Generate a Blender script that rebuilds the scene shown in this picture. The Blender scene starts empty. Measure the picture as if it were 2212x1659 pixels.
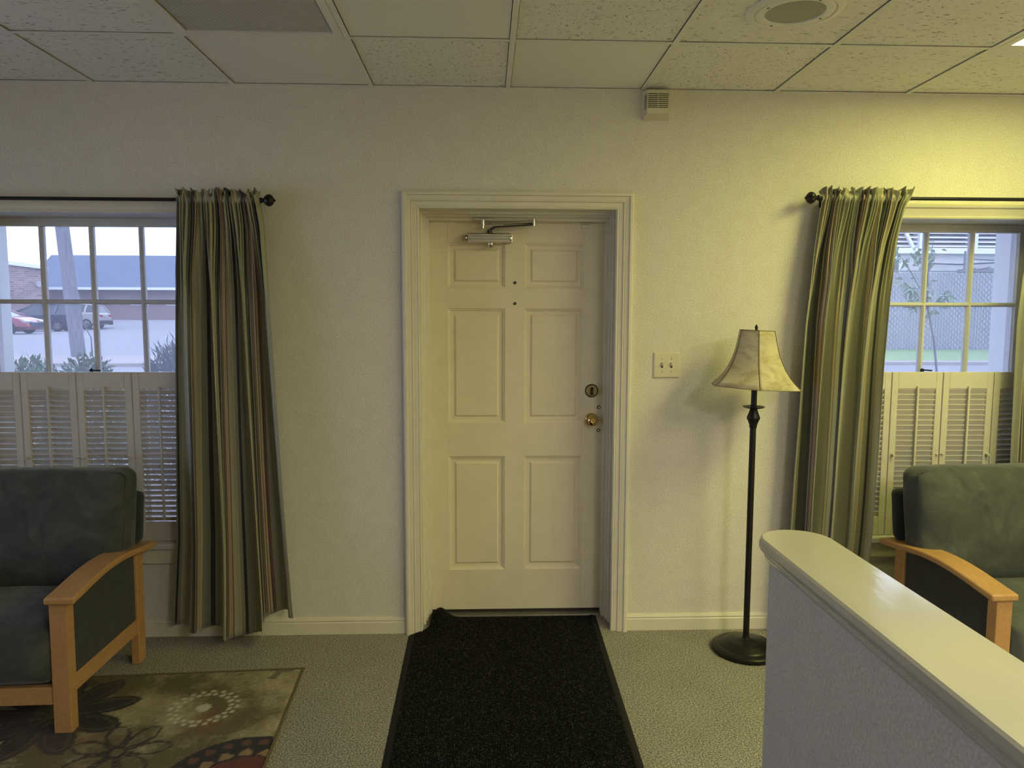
import bpy, bmesh, math, random
from mathutils import Vector, Matrix, noise as mnoise
R = random.Random(7)
PI = math.pi
S = bpy.context.scene
COL = S.collection

# ---------------------------------------------------------------- camera, sky, exposure
def setup_camera():
    f, yaw, pitch, roll = 1569.46, 0.0371, 0.0932, 0.0027
    cy, sy, cp, sp = math.cos(yaw), math.sin(yaw), math.cos(pitch), math.sin(pitch)
    fw = Vector((sy * cp, cy * cp, -sp)); r = Vector((cy, -sy, 0)); u = r.cross(fw)
    cr, sr = math.cos(roll), math.sin(roll)
    r, u = r * cr + u * sr, u * cr - r * sr
    m = Matrix.Identity(4)
    for i in range(3):
        m[i][0], m[i][1], m[i][2] = r[i], u[i], -fw[i]
    m[0][3], m[1][3], m[2][3] = 0.0, -3.3754, 1.5114
    cam = bpy.data.cameras.new('camera'); cam.sensor_width = 36; cam.lens = f / 2212 * 36
    cam.clip_start = 0.02; cam.clip_end = 400
    o = bpy.data.objects.new('camera', cam); COL.objects.link(o); o.matrix_world = m
    S.camera = o
setup_camera()
w = bpy.data.worlds.new('sky'); S.world = w; w.use_nodes = True
SKY = w.node_tree.nodes['Background']
SKY.inputs[0].default_value = (0.79, 0.88, 1.26, 1); SKY.inputs[1].default_value = 2.9
S.view_settings.view_transform = 'Standard'
S.view_settings.look = 'None'
S.view_settings.gamma = 1.0
S.view_settings.exposure = 0.0
S.view_settings.use_curve_mapping = False
# lit ceiling panels: grid column, grid row, colour x strength of the diffuser, label
LIT_PANELS = [
    (9, 1, (17.2, 17.4, 4.5), 'lit yellow ceiling light panel near the right window'),
    (10, 4, (24.0, 22.5, 13.0), 'unseen warm ceiling panel added as fill light beside the right wall, level with the half wall'),  # added out of view as warm fill from the right
    (8, 6, (34.0, 31.5, 28.0), 'unseen white ceiling panel added as fill light at the back of the room'),  # added out of view as fill from behind the camera
]

# ---------------------------------------------------------------- materials
MATS = {}
def _new(name):
    m = bpy.data.materials.new(name); m.use_nodes = True
    nt = m.node_tree; b = nt.nodes['Principled BSDF']
    MATS[name] = m
    return m, nt, b
def N(nt, t, **kw):
    n = nt.nodes.new(t)
    for k, v in kw.items(): setattr(n, k, v)
    return n
def L(nt, a, b): nt.links.new(a, b)
def setp(b, **kw):
    names = dict(rough='Roughness', metal='Metallic', spec='Specular IOR Level', sheen='Sheen Weight', coat='Coat Weight', coat_rough='Coat Roughness', trans='Transmission Weight')
    for k, v in kw.items(): b.inputs[names[k]].default_value = v
def coords(nt, scale=(1, 1, 1), src='Object', rot=(0, 0, 0)):
    tc = N(nt, 'ShaderNodeTexCoord'); mp = N(nt, 'ShaderNodeMapping')
    mp.inputs['Scale'].default_value = scale; mp.inputs['Rotation'].default_value = rot
    L(nt, tc.outputs[src], mp.inputs['Vector'])
    return mp.outputs['Vector']
def noise_tex(nt, vec, scale, detail=3, rough=0.5, dist=0.0):
    n = N(nt, 'ShaderNodeTexNoise'); n.inputs['Scale'].default_value = scale
    n.inputs['Detail'].default_value = detail; n.inputs['Roughness'].default_value = rough
    n.inputs['Distortion'].default_value = dist
    L(nt, vec, n.inputs['Vector']); return n.outputs['Fac']
def ramp(nt, fac, stops, interp='LINEAR'):
    r = N(nt, 'ShaderNodeValToRGB'); r.color_ramp.interpolation = interp
    e = r.color_ramp.elements
    while len(e) > 1: e.remove(e[-1])
    e[0].position = stops[0][0]; e[0].color = (*stops[0][1], 1)
    for p, c in stops[1:]:
        k = e.new(p); k.color = (*c, 1)
    L(nt, fac, r.inputs['Fac']); return r.outputs['Color']
def bump(nt, b, h, strength, dist=0.01):
    n = N(nt, 'ShaderNodeBump'); n.inputs['Strength'].default_value = strength; n.inputs['Distance'].default_value = dist
    L(nt, h, n.inputs['Height']); L(nt, n.outputs['Normal'], b.inputs['Normal'])
def mul(c, k): return tuple(min(1, x * k) for x in c)
def mat(name, col, rough=0.6, metal=0.0, var=0.08, scale=40, bmp=0.0, bscale=None, stretch=(1, 1, 1), bdist=0.004, **kw):
    if name in MATS: return MATS[name]
    m, nt, b = _new(name); setp(b, rough=rough, metal=metal, **kw)
    v = coords(nt, stretch)
    f = noise_tex(nt, v, scale, 4)
    L(nt, ramp(nt, f, [(0.3, mul(col, 1 - var)), (0.7, mul(col, 1 + var))]), b.inputs['Base Color'])
    if bmp:
        bump(nt, b, noise_tex(nt, v, bscale or scale, 4), bmp, bdist)
    return m
def emit_mat(name, col, strength):
    m, nt, b = _new(name)
    setp(b, rough=0.5)
    b.inputs['Base Color'].default_value = (0.8, 0.8, 0.75, 1)
    b.inputs['Emission Color'].default_value = (*col, 1); b.inputs['Emission Strength'].default_value = strength
    return m

WALLC = (0.70, 0.665, 0.575)
def wallpaper():
    m, nt, b = _new('wallpaper'); setp(b, rough=0.62, spec=0.3)
    v = coords(nt)
    f1 = noise_tex(nt, v, 160, 3); f2 = noise_tex(nt, v, 14, 3)
    c1 = ramp(nt, f1, [(0.32, mul(WALLC, 0.88)), (0.5, WALLC), (0.68, mul(WALLC, 1.14))])
    mx = N(nt, 'ShaderNodeMix', data_type='RGBA', blend_type='MULTIPLY'); mx.inputs[0].default_value = 1
    L(nt, c1, mx.inputs[6]); L(nt, ramp(nt, f2, [(0.3, (0.95, 0.94, 0.94)), (0.7, (1, 1, 1))]), mx.inputs[7])
    L(nt, mx.outputs[2], b.inputs['Base Color'])
    bump(nt, b, f1, 0.25, 0.002)
wallpaper()
PAINTC = (0.70, 0.655, 0.52)
mat('trim_paint', PAINTC, rough=0.38, var=0.03, scale=12, bmp=0.05, bscale=60, spec=0.4)
mat('door_paint', (0.75, 0.675, 0.5), rough=0.42, var=0.04, scale=9, bmp=0.06, bscale=90, spec=0.35)
mat('window_paint', (0.6, 0.585, 0.56), rough=0.4, var=0.03, scale=14)
mat('shutter_paint', (0.57, 0.53, 0.46), rough=0.4, var=0.03, scale=20)
mat('cap_paint', (0.57, 0.545, 0.43), rough=0.13, var=0.05, scale=6, bmp=0.10, bscale=26, stretch=(1, 0.25, 1), spec=0.8)
mat('black_iron', (0.012, 0.011, 0.011), rough=0.35, var=0.1, metal=0.3)
mat('bronze_black', (0.008, 0.007, 0.0065), rough=0.36, spec=0.35)
mat('steel', (0.62, 0.60, 0.55), rough=0.24, metal=1.0, var=0.06)
mat('threshold_metal', (0.16, 0.15, 0.125), rough=0.5, metal=0.6)
mat('dark_steel', (0.10, 0.095, 0.085), rough=0.4, metal=1.0)
mat('brass', (0.62, 0.45, 0.19), rough=0.16, metal=1.0, var=0.05)
mat('old_brass', (0.30, 0.23, 0.11), rough=0.45, metal=1.0, var=0.6, scale=250)
mat('black_plastic', (0.01, 0.01, 0.011), rough=0.4)
mat('ivory_plastic', (0.66, 0.61, 0.45), rough=0.35, var=0.02)
mat('grid_white', (0.8, 0.78, 0.72), rough=0.5, var=0.03)
mat('dark_gap', (0.03, 0.028, 0.025), rough=0.9)
mat('void', (0.02, 0.02, 0.02), rough=0.95)

def carpet():
    m, nt, b = _new('carpet'); setp(b, rough=0.95, spec=0.1, sheen=0.15)
    v = coords(nt)
    f = noise_tex(nt, v, 170, 2, 0.7); g = noise_tex(nt, v, 5, 3)
    c = ramp(nt, f, [(0.34, (0.06, 0.056, 0.044)), (0.47, (0.27, 0.25, 0.195)), (0.58, (0.45, 0.42, 0.33)), (0.68, (0.75, 0.70, 0.56))])
    mx = N(nt, 'ShaderNodeMix', data_type='RGBA', blend_type='MULTIPLY'); mx.inputs[0].default_value = 1
    L(nt, c, mx.inputs[6]); L(nt, ramp(nt, g, [(0.3, (0.88, 0.87, 0.86)), (0.7, (1, 1, 1))]), mx.inputs[7])
    L(nt, mx.outputs[2], b.inputs['Base Color'])
    bump(nt, b, f, 0.9, 0.01)
carpet()
def mat_fibre():
    m, nt, b = _new('mat_fibre'); setp(b, rough=0.95, spec=0.1)
    v = coords(nt)
    f = noise_tex(nt, v, 150, 3, 0.75)
    L(nt, ramp(nt, f, [(0.46, (0.0035, 0.004, 0.004)), (0.56, (0.010, 0.0108, 0.010)), (0.66, (0.085, 0.085, 0.078))]), b.inputs['Base Color'])
    wv = N(nt, 'ShaderNodeTexWave'); wv.inputs['Scale'].default_value = 38; wv.inputs['Distortion'].default_value = 1.2; wv.inputs['Detail Scale'].default_value = 30
    L(nt, v, wv.inputs['Vector']); bump(nt, b, wv.outputs['Fac'], 0.8, 0.006)
mat_fibre()
mat('mat_rubber', (0.010, 0.0105, 0.010), rough=0.7, var=0.3, scale=90, spec=0.25)

def ceiling_mats():
    def tile(name, sc, lo, hi, dist, rot, dark=0.45):
        m, nt, b = _new(name); setp(b, rough=0.9, spec=0.1)
        oi = N(nt, 'ShaderNodeObjectInfo'); v0 = coords(nt, sc, 'Object', (0, 0, rot))
        add = N(nt, 'ShaderNodeVectorMath', operation='ADD'); L(nt, v0, add.inputs[0]); L(nt, oi.outputs['Location'], add.inputs[1])
        f = noise_tex(nt, add.outputs[0], 1.0, 2, 0.55, dist); g = noise_tex(nt, add.outputs[0], 5.0, 3, 0.7)
        base = (0.86, 0.84, 0.78)
        c = ramp(nt, f, [(lo, base), (hi, mul(base, dark))])
        mx = N(nt, 'ShaderNodeMix', data_type='RGBA', blend_type='MULTIPLY'); mx.inputs[0].default_value = 1
        L(nt, c, mx.inputs[6]); L(nt, ramp(nt, g, [(0.3, (0.93, 0.93, 0.93)), (0.6, (1, 1, 1))]), mx.inputs[7])
        L(nt, mx.outputs[2], b.inputs['Base Color'])
        inv = N(nt, 'ShaderNodeMath', operation='SUBTRACT'); inv.inputs[0].default_value = 1.0
        L(nt, ramp(nt, f, [(lo, (0, 0, 0)), (hi, (1, 1, 1))]), inv.inputs[1])
        bump(nt, b, inv.outputs[0], 0.5, 0.004)
    tile('tile_across', (38, 130, 60), 0.63, 0.67, 0.6, 0.0, 0.45)
    tile('tile_worm', (75, 62, 60), 0.62, 0.66, 1.6, 0.5, 0.38)
    tile('tile_diagonal', (42, 120, 60), 0.625, 0.665, 0.8, 0.75, 0.42)
    tile('tile_plain', (200, 200, 60), 0.70, 0.78, 0.2, 0.0, 0.8)
ceiling_mats()
def lens_mat(name):
    m, nt, b = _new(name); setp(b, rough=0.3, spec=0.4)
    b.inputs['Base Color'].default_value = (0.56, 0.55, 0.52, 1)
    v = coords(nt, (1, 1, 1), 'Object', (0, 0, PI / 4))
    w1 = N(nt, 'ShaderNodeTexWave'); w1.inputs['Scale'].default_value = 28; L(nt, v, w1.inputs['Vector'])
    w2 = N(nt, 'ShaderNodeTexWave', bands_direction='Y'); w2.inputs['Scale'].default_value = 28; L(nt, v, w2.inputs['Vector'])
    a = N(nt, 'ShaderNodeMath', operation='ADD'); L(nt, w1.outputs['Fac'], a.inputs[0]); L(nt, w2.outputs['Fac'], a.inputs[1])
    bump(nt, b, a.outputs[0], 0.7, 0.004)
lens_mat('prismatic_lens')

def glass_mat():
    m, nt, b = _new('window_glass')
    out = nt.nodes['Material Output']
    tr = N(nt, 'ShaderNodeBsdfTransparent'); tr.inputs[0].default_value = (0.95, 0.97, 0.98, 1)
    gl = N(nt, 'ShaderNodeBsdfGlossy'); gl.inputs['Roughness'].default_value = 0.02
    tl = N(nt, 'ShaderNodeBsdfTranslucent'); tl.inputs[0].default_value = (0.85, 0.9, 1.0, 1)
    fr = N(nt, 'ShaderNodeFresnel'); fr.inputs['IOR'].default_value = 1.3
    m1 = N(nt, 'ShaderNodeMixShader'); m2 = N(nt, 'ShaderNodeMixShader')
    f = noise_tex(nt, coords(nt), 7, 3)
    L(nt, ramp(nt, f, [(0.2, (0.10, 0.10, 0.10)), (0.8, (0.15, 0.15, 0.15))]), m1.inputs[0])  # translucent share lays a milky haze over the outside view
    L(nt, tr.outputs[0], m1.inputs[1]); L(nt, tl.outputs[0], m1.inputs[2])
    L(nt, fr.outputs[0], m2.inputs[0]); L(nt, m1.outputs[0], m2.inputs[1]); L(nt, gl.outputs[0], m2.inputs[2])
    L(nt, m2.outputs[0], out.inputs['Surface'])
glass_mat()

def stripes():
    m, nt, b = _new('striped_satin'); setp(b, rough=0.42, spec=0.45, sheen=0.25)
    uv = N(nt, 'ShaderNodeUVMap'); sp = N(nt, 'ShaderNodeSeparateXYZ'); L(nt, uv.outputs[0], sp.inputs[0])
    fr = N(nt, 'ShaderNodeMath', operation='FRACT'); L(nt, sp.outputs[0], fr.inputs[0])
    sage = (0.30, 0.297, 0.195); sage2 = (0.20, 0.20, 0.13); gold = (0.47, 0.35, 0.17); tan = (0.36, 0.28, 0.17)
    blk = (0.018, 0.017, 0.017); mauve = (0.17, 0.095, 0.075); pale = (0.27, 0.26, 0.18); char = (0.06, 0.062, 0.055)
    navy = (0.022, 0.023, 0.028)  # dark band added for the bluish-black look of the shaded cloth
    st = [(0, sage), (0.10, tan), (0.108, sage), (0.16, sage2), (0.20, gold), (0.235, sage2), (0.27, sage), (0.38, pale), (0.39, char), (0.45, navy), (0.50, tan), (0.508, char),
          (0.55, mauve), (0.568, blk), (0.575, tan), (0.600, blk), (0.608, tan), (0.634, blk), (0.642, mauve), (0.665, tan), (0.675, sage), (0.75, pale), (0.80, gold), (0.812, sage2), (0.88, navy), (0.925, sage2), (0.985, tan)]
    c = ramp(nt, fr.outputs[0], st, 'CONSTANT')
    L(nt, c, b.inputs['Base Color'])
    mp = N(nt, 'ShaderNodeMapping'); mp.inputs['Scale'].default_value = (30, 260, 1); L(nt, uv.outputs[0], mp.inputs['Vector'])
    bump(nt, b, noise_tex(nt, mp.outputs[0], 3, 3), 0.12, 0.003)
stripes()

def wood(name, c1, c2, rough=0.36):
    m, nt, b = _new(name); setp(b, rough=rough, spec=0.45)
    v = coords(nt, (14, 1.2, 14))
    f = noise_tex(nt, v, 5, 4, 0.6, 0.8)
    L(nt, ramp(nt, f, [(0.3, c1), (0.7, c2)]), b.inputs['Base Color'])
    bump(nt, b, f, 0.04, 0.002)
wood('maple', (0.40, 0.215, 0.085), (0.50, 0.285, 0.12))
def suede():
    m, nt, b = _new('suede'); setp(b, rough=0.85, spec=0.15, sheen=0.5)
    b.inputs['Sheen Roughness'].default_value = 0.4; b.inputs['Sheen Tint'].default_value = (0.6, 0.62, 0.6, 1)
    v = coords(nt)
    f = noise_tex(nt, v, 7, 5, 0.62, 0.6); g = noise_tex(nt, v, 300, 2)
    L(nt, ramp(nt, f, [(0.32, (0.042, 0.047, 0.046)), (0.5, (0.060, 0.066, 0.062)), (0.68, (0.092, 0.098, 0.088))]), b.inputs['Base Color'])
    bump(nt, b, f, 0.35, 0.02)
suede()
mat('suede_dark', (0.022, 0.025, 0.026), rough=0.9, var=0.25, scale=18, sheen=0.2)
def shade_mat():
    m, nt, b = _new('shade_skin'); setp(b, rough=0.7, spec=0.2)
    v = coords(nt, (1, 1, 1.6))
    f = noise_tex(nt, v, 9, 6, 0.65, 1.4)
    L(nt, ramp(nt, f, [(0.3, (0.33, 0.27, 0.15)), (0.5, (0.50, 0.44, 0.28)), (0.7, (0.62, 0.57, 0.41))]), b.inputs['Base Color'])
    bump(nt, b, f, 0.15, 0.004)
shade_mat()
def rug_mat():
    m, nt, b = _new('rug_pile'); setp(b, rough=0.95, spec=0.08, sheen=0.1)
    a = N(nt, 'ShaderNodeAttribute', attribute_name='pattern')
    v = coords(nt); f = noise_tex(nt, v, 230, 2, 0.7)
    mx = N(nt, 'ShaderNodeMix', data_type='RGBA', blend_type='MULTIPLY'); mx.inputs[0].default_value = 1
    L(nt, a.outputs['Color'], mx.inputs[6]); L(nt, ramp(nt, f, [(0.3, (0.55, 0.55, 0.55)), (0.65, (1, 1, 1))]), mx.inputs[7])
    L(nt, mx.outputs[2], b.inputs['Base Color']); bump(nt, b, f, 0.8, 0.006)
rug_mat()
def brick_mat(name, c1, c2, mortar, scale=1.0):
    m, nt, b = _new(name); setp(b, rough=0.9)
    tc = N(nt, 'ShaderNodeTexCoord'); sp = N(nt, 'ShaderNodeSeparateXYZ'); L(nt, tc.outputs['Object'], sp.inputs[0])
    ad = N(nt, 'ShaderNodeMath', operation='ADD'); L(nt, sp.outputs[0], ad.inputs[0]); L(nt, sp.outputs[1], ad.inputs[1])
    cb = N(nt, 'ShaderNodeCombineXYZ'); L(nt, ad.outputs[0], cb.inputs[0]); L(nt, sp.outputs[2], cb.inputs[1])
    t = N(nt, 'ShaderNodeTexBrick'); L(nt, cb.outputs[0], t.inputs['Vector'])
    t.inputs['Color1'].default_value = (*c1, 1); t.inputs['Color2'].default_value = (*c2, 1); t.inputs['Mortar'].default_value = (*mortar, 1)
    t.inputs['Scale'].default_value = scale; t.inputs['Brick Width'].default_value = 0.4; t.inputs['Row Height'].default_value = 0.15; t.inputs['Mortar Size'].default_value = 0.02
    L(nt, t.outputs['Color'], b.inputs['Base Color'])
brick_mat('brick_left', *[tuple(1.55 * q for q in c) for c in ((0.204, 0.138, 0.128), (0.102, 0.066, 0.066), (0.224, 0.194, 0.189))])
brick_mat('brick_far', *[tuple(1.55 * q for q in c) for c in ((0.168, 0.107, 0.107), (0.133, 0.087, 0.092), (0.184, 0.153, 0.158))])
mat('shingle', (0.085, 0.115, 0.17), rough=0.9, var=0.25, scale=9)
mat('asphalt', (0.2, 0.205, 0.22), rough=0.9, var=0.07, scale=2.5, stretch=(0.3, 1, 1))
mat('concrete', (0.27, 0.25, 0.24), rough=0.9, var=0.06, scale=3)
mat('lawn', (0.16, 0.26, 0.1), rough=0.95, var=0.3, scale=12, bmp=0.6)
mat('soil', (0.071, 0.061, 0.051), rough=0.95, var=0.3, scale=6)
mat('bark', (0.15, 0.155, 0.18), rough=0.95, var=0.35, scale=7, stretch=(5, 5, 0.7), bmp=0.8, bdist=0.03)
mat('leaf_hedge', (0.11, 0.19, 0.08), rough=0.6, var=0.35, scale=20)
mat('leaf_spiky', (0.06, 0.12, 0.14), rough=0.55, var=0.35, scale=20)
mat('leaf_sapling', (0.2, 0.32, 0.21), rough=0.6, var=0.3, scale=18)
mat('leaf_tree', (0.051, 0.087, 0.051), rough=0.8, var=0.3, scale=6)
mat('white_outdoor', (0.7, 0.72, 0.74), rough=0.7, var=0.03)
mat('siding', (0.55, 0.56, 0.55), rough=0.8, var=0.04, scale=4)
mat('fence_slat', (0.29, 0.31, 0.345), rough=0.75, var=0.08, scale=5)
mat('galvanised', (0.153, 0.163, 0.178), rough=0.5, metal=0.6)
mat('tinted_glass', (0.025, 0.036, 0.051), rough=0.12, var=0.1, spec=0.6)
mat('pale_glass', (0.153, 0.204, 0.194), rough=0.1, spec=0.6)
mat('red_paint', (0.204, 0.018, 0.038), rough=0.25, var=0.05, coat=0.5)
mat('navy_paint', (0.018, 0.025, 0.051), rough=0.25, var=0.05, coat=0.5)
mat('white_paint', (0.306, 0.306, 0.296), rough=0.3, var=0.03, coat=0.4)
mat('tyre', (0.010, 0.010, 0.012), rough=0.85)
mat('alloy', (0.255, 0.260, 0.270), rough=0.35, metal=0.7)
mat('red_lens', (0.255, 0.020, 0.031), rough=0.25)
mat('clear_lens', (0.306, 0.306, 0.306), rough=0.2)
mat('bounce_paving', (0.78, 0.76, 0.76), rough=0.9, var=0.05, scale=3)  # pale so that it bounces light indoors
M = MATS

# ---------------------------------------------------------------- mesh builder
class MB:
    def __init__(s): s.v = []; s.f = []
    def add(s, vs, fs):
        n = len(s.v); s.v += [tuple(p) for p in vs]; s.f += [tuple(i + n for i in f) for f in fs]; return s
    def box(s, x0, x1, y0, y1, z0, z1):
        return s.add([(x0, y0, z0), (x1, y0, z0), (x1, y1, z0), (x0, y1, z0), (x0, y0, z1), (x1, y0, z1), (x1, y1, z1), (x0, y1, z1)],
                     [(0, 3, 2, 1), (4, 5, 6, 7), (0, 1, 5, 4), (1, 2, 6, 5), (2, 3, 7, 6), (3, 0, 4, 7)])
    def bar(s, a, b, w, h=None, up=(0, 0, 1)):
        a = Vector(a); b = Vector(b); d = (b - a).normalized(); up = Vector(up)
        if abs(d.dot(up)) > 0.98: up = Vector((0, 1, 0))
        r = d.cross(up).normalized(); u = r.cross(d); h = h or w
        vs = []
        for p in (a, b):
            for sx, sz in ((-1, -1), (1, -1), (1, 1), (-1, 1)): vs.append(p + r * (sx * w / 2) + u * (sz * h / 2))
        return s.add(vs, [(0, 3, 2, 1), (4, 5, 6, 7), (0, 1, 5, 4), (1, 2, 6, 5), (2, 3, 7, 6), (3, 0, 4, 7)])
    def tube(s, pts, rad, seg=10, cap=True):
        pts = [Vector(p) for p in pts]; n = len(pts)
        rads = rad if isinstance(rad, (list, tuple)) else [rad] * n
        vs = []; fs = []
        d0 = (pts[1] - pts[0]).normalized()
        ref = Vector((0, 0, 1)) if abs(d0.z) < 0.9 else Vector((1, 0, 0))
        for i, p in enumerate(pts):
            d = (pts[min(i + 1, n - 1)] - pts[max(i - 1, 0)]).normalized()
            a = d.cross(ref).normalized(); b = d.cross(a)
            for k in range(seg):
                t = 2 * PI * k / seg; vs.append(p + (a * math.cos(t) + b * math.sin(t)) * rads[i])
        for i in range(n - 1):
            for k in range(seg):
                k2 = (k + 1) % seg; fs.append((i * seg + k, i * seg + k2, (i + 1) * seg + k2, (i + 1) * seg + k))
        if cap: fs += [tuple(range(seg))[::-1], tuple((n - 1) * seg + k for k in range(seg))]
        return s.add(vs, fs)
    def lathe(s, prof, c=(0, 0, 0), axis='z', seg=24, radf=None):
        vs = []; fs = []; n = len(prof)
        for r, h in prof:
            for k in range(seg):
                t = 2 * PI * k / seg; rr = r * (radf(t) if radf else 1)
                a, b = rr * math.cos(t), rr * math.sin(t)
                p = {'z': (a, b, h), 'y': (a, h, b), 'x': (h, a, b)}[axis]
                vs.append((p[0] + c[0], p[1] + c[1], p[2] + c[2]))
        for i in range(n - 1):
            for k in range(seg):
                k2 = (k + 1) % seg; fs.append((i * seg + k, i * seg + k2, (i + 1) * seg + k2, (i + 1) * seg + k))
        if prof[0][0] > 1e-6: fs.append(tuple(range(seg))[::-1])
        if prof[-1][0] > 1e-6: fs.append(tuple((n - 1) * seg + k for k in range(seg)))
        return s.add(vs, fs)
    def prism(s, poly, y0, y1, sw='xz'):
        n = len(poly); vs = []
        for y in (y0, y1):
            for a, b in poly: vs.append({'xz': (a, y, b), 'yz': (y, a, b), 'xy': (a, b, y)}[sw])
        fs = [tuple(range(n)), tuple(range(2 * n - 1, n - 1, -1))]
        for i in range(n): j = (i + 1) % n; fs.append((i, i + n, j + n, j))
        return s.add(vs, fs)
    def grid(s, fn, nu, nv):
        vs = [fn(i / nu, j / nv) for j in range(nv + 1) for i in range(nu + 1)]
        fs = [(j * (nu + 1) + i, j * (nu + 1) + i + 1, (j + 1) * (nu + 1) + i + 1, (j + 1) * (nu + 1) + i) for j in range(nv) for i in range(nu)]
        return s.add(vs, fs)
    def mesh(s, name, smooth=None, fix=True):
        me = bpy.data.meshes.new(name); me.from_pydata(s.v, [], s.f); me.update()
        if fix:
            bm = bmesh.new(); bm.from_mesh(me); bmesh.ops.recalc_face_normals(bm, faces=bm.faces); bm.to_mesh(me); bm.free()
        if smooth is not None:
            me.polygons.foreach_set('use_smooth', [True] * len(me.polygons))
            if smooth < 170: me.set_sharp_from_angle(angle=math.radians(smooth))
        return me
    def build(s, name, m, parent=None, smooth=None, bevel=0, world=True, seg=2, fix=True):
        if parent is not None and world:
            t = parent
            while t.parent: t = t.parent
            o = t.location; s.v = [(p[0] - o[0], p[1] - o[1], p[2] - o[2]) for p in s.v]
        me = s.mesh(name, smooth, fix); return link(name, me, m, parent, bevel, seg)
def link(name, me, m, parent=None, bevel=0, seg=2):
    if m and not me.materials: me.materials.append(M[m] if isinstance(m, str) else m)
    o = bpy.data.objects.new(name, me); COL.objects.link(o); o.parent = parent
    if bevel:
        b = o.modifiers.new('bevel', 'BEVEL'); b.width = bevel; b.segments = seg; b.limit_method = 'ANGLE'; b.angle_limit = math.radians(40)
    return o
def tag(o, label=None, cat=None, group=None, kind=None):
    for k, v in (('label', label), ('category', cat), ('group', group), ('kind', kind)):
        if v: o[k] = v
    return o
def empty(name, loc, rz=0):
    o = bpy.data.objects.new(name, None); COL.objects.link(o); o.location = loc; o.rotation_euler = (0, 0, rz); o.empty_display_size = 0.1
    return o
def thing(name, loc, label, cat, group=None, kind=None, rz=0): return tag(empty(name, loc, rz), label, cat, group, kind)
def copy_tree(o, parent=None):
    c = o.copy(); COL.objects.link(c); c.parent = parent
    for ch in o.children: copy_tree(ch, c)
    return c
def lerp(a, b, t): return a + (b - a) * t
def smooth01(a, b, x):
    t = max(0, min(1, (x - a) / (b - a))); return t * t * (3 - 2 * t)
def pl(tab, x):
    for (x0, y0), (x1, y1) in zip(tab, tab[1:]):
        if x <= x1: return lerp(y0, y1, max(0, min(1, (x - x0) / (x1 - x0))))
    return tab[-1][1]
def frame_sweep(mb, x0, x1, z0, z1, prof, bottom=False):
    # moulding profile (outward offset, depth y) carried round left, top, right (and bottom), mitred
    n = len(prof); rings = []
    if bottom: corners = [(-1, -1), (-1, 1), (1, 1), (1, -1), (-1, -1)]
    else: corners = [(-1, 0), (-1, 1), (1, 1), (1, 0)]
    vs = []; fs = []
    for cx, cz in corners:
        for o, y in prof:
            vs.append(((x0 - o) if cx < 0 else (x1 + o), y, z0 if cz == 0 else ((z1 + o) if cz > 0 else (z0 - o))))
    for i in range(len(corners) - 1):
        for k in range(n - 1): fs.append((i * n + k, i * n + k + 1, (i + 1) * n + k + 1, (i + 1) * n + k))
    return mb.add(vs, fs)

# ---------------------------------------------------------------- room shell
CZ = 2.529
XL, XR, YB = -3.557, 3.763, -6.06
DX0, DX1, DZ1 = -0.300, 0.616, 1.997
WINC = (-1.87, 2.187); WH = 0.53
SILL, HEAD = 0.455, 1.968

o = MB().box(XL - 0.2, XR + 0.2, YB - 0.2, 0.30, -0.12, 0.0).build('floor', 'carpet'); tag(o, 'grey-beige flecked loop carpet covering the room floor', 'floor', kind='structure')
mb = MB(); T = 0.26
xs = [XL - 0.2, WINC[0] - WH, WINC[0] + WH, DX0 - 0.03, DX1 + 0.03, WINC[1] - WH, WINC[1] + WH, XR + 0.2]
for i in (0, 2, 4, 6): mb.box(xs[i], xs[i + 1], 0, T, 0, 2.9)
for i in (1, 5):
    mb.box(xs[i], xs[i + 1], 0, T, 0, SILL - 0.03); mb.box(xs[i], xs[i + 1], 0, T, HEAD + 0.03, 2.9)
mb.box(xs[3], xs[4], 0, T, DZ1 + 0.03, 2.9)
o = mb.build('wall_front', 'wallpaper'); tag(o, 'beige flecked wallpaper wall with door between two windows', 'wall', kind='structure')
LW = (-2.75, -0.55, 0.45, 2.25)     # opening for the added side window: y0, y1, z0, z1
tag(MB().box(XL - 0.2, XL, YB, LW[0], 0, 2.9).box(XL - 0.2, XL, LW[1], 0, 0, 2.9).box(XL - 0.2, XL, LW[0], LW[1], 0, LW[2]).box(XL - 0.2, XL, LW[0], LW[1], LW[3], 2.9).build('wall_left', 'wallpaper'), 'beige papered side wall beyond the left window', 'wall', kind='structure')
tag(MB().box(XR, XR + 0.2, YB, 0, 0, 2.9).build('wall_right', 'wallpaper'), 'beige papered side wall beyond the right window', 'wall', kind='structure')
tag(MB().box(XL - 0.2, XR + 0.2, YB - 0.2, YB, 0, 2.9).build('wall_back', 'wallpaper'), 'beige papered wall opposite the door', 'wall', kind='structure')

# ceiling: tiles and grid bars
ceil = MB().box(XL - 0.2, XR + 0.2, YB - 0.2, 0.26, 2.9, 3.0).build('ceiling', 'void'); tag(ceil, 'suspended ceiling of square fissured tiles in a white grid', 'ceiling', kind='structure')
GX = [-0.507 + 0.61 * k for k in range(-5, 8)]
GY = [0.0] + [-0.57 - 0.61 * k for k in range(0, 10)]
FIX = {}   # (col,row) cells taken by light fixtures
def fixture_cells(c, r):
    FIX[(c, r)] = 1; FIX[(c, r + 1)] = 1
fixture_cells(4, 1)
for p_ in LIT_PANELS: fixture_cells(p_[0], p_[1])
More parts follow.
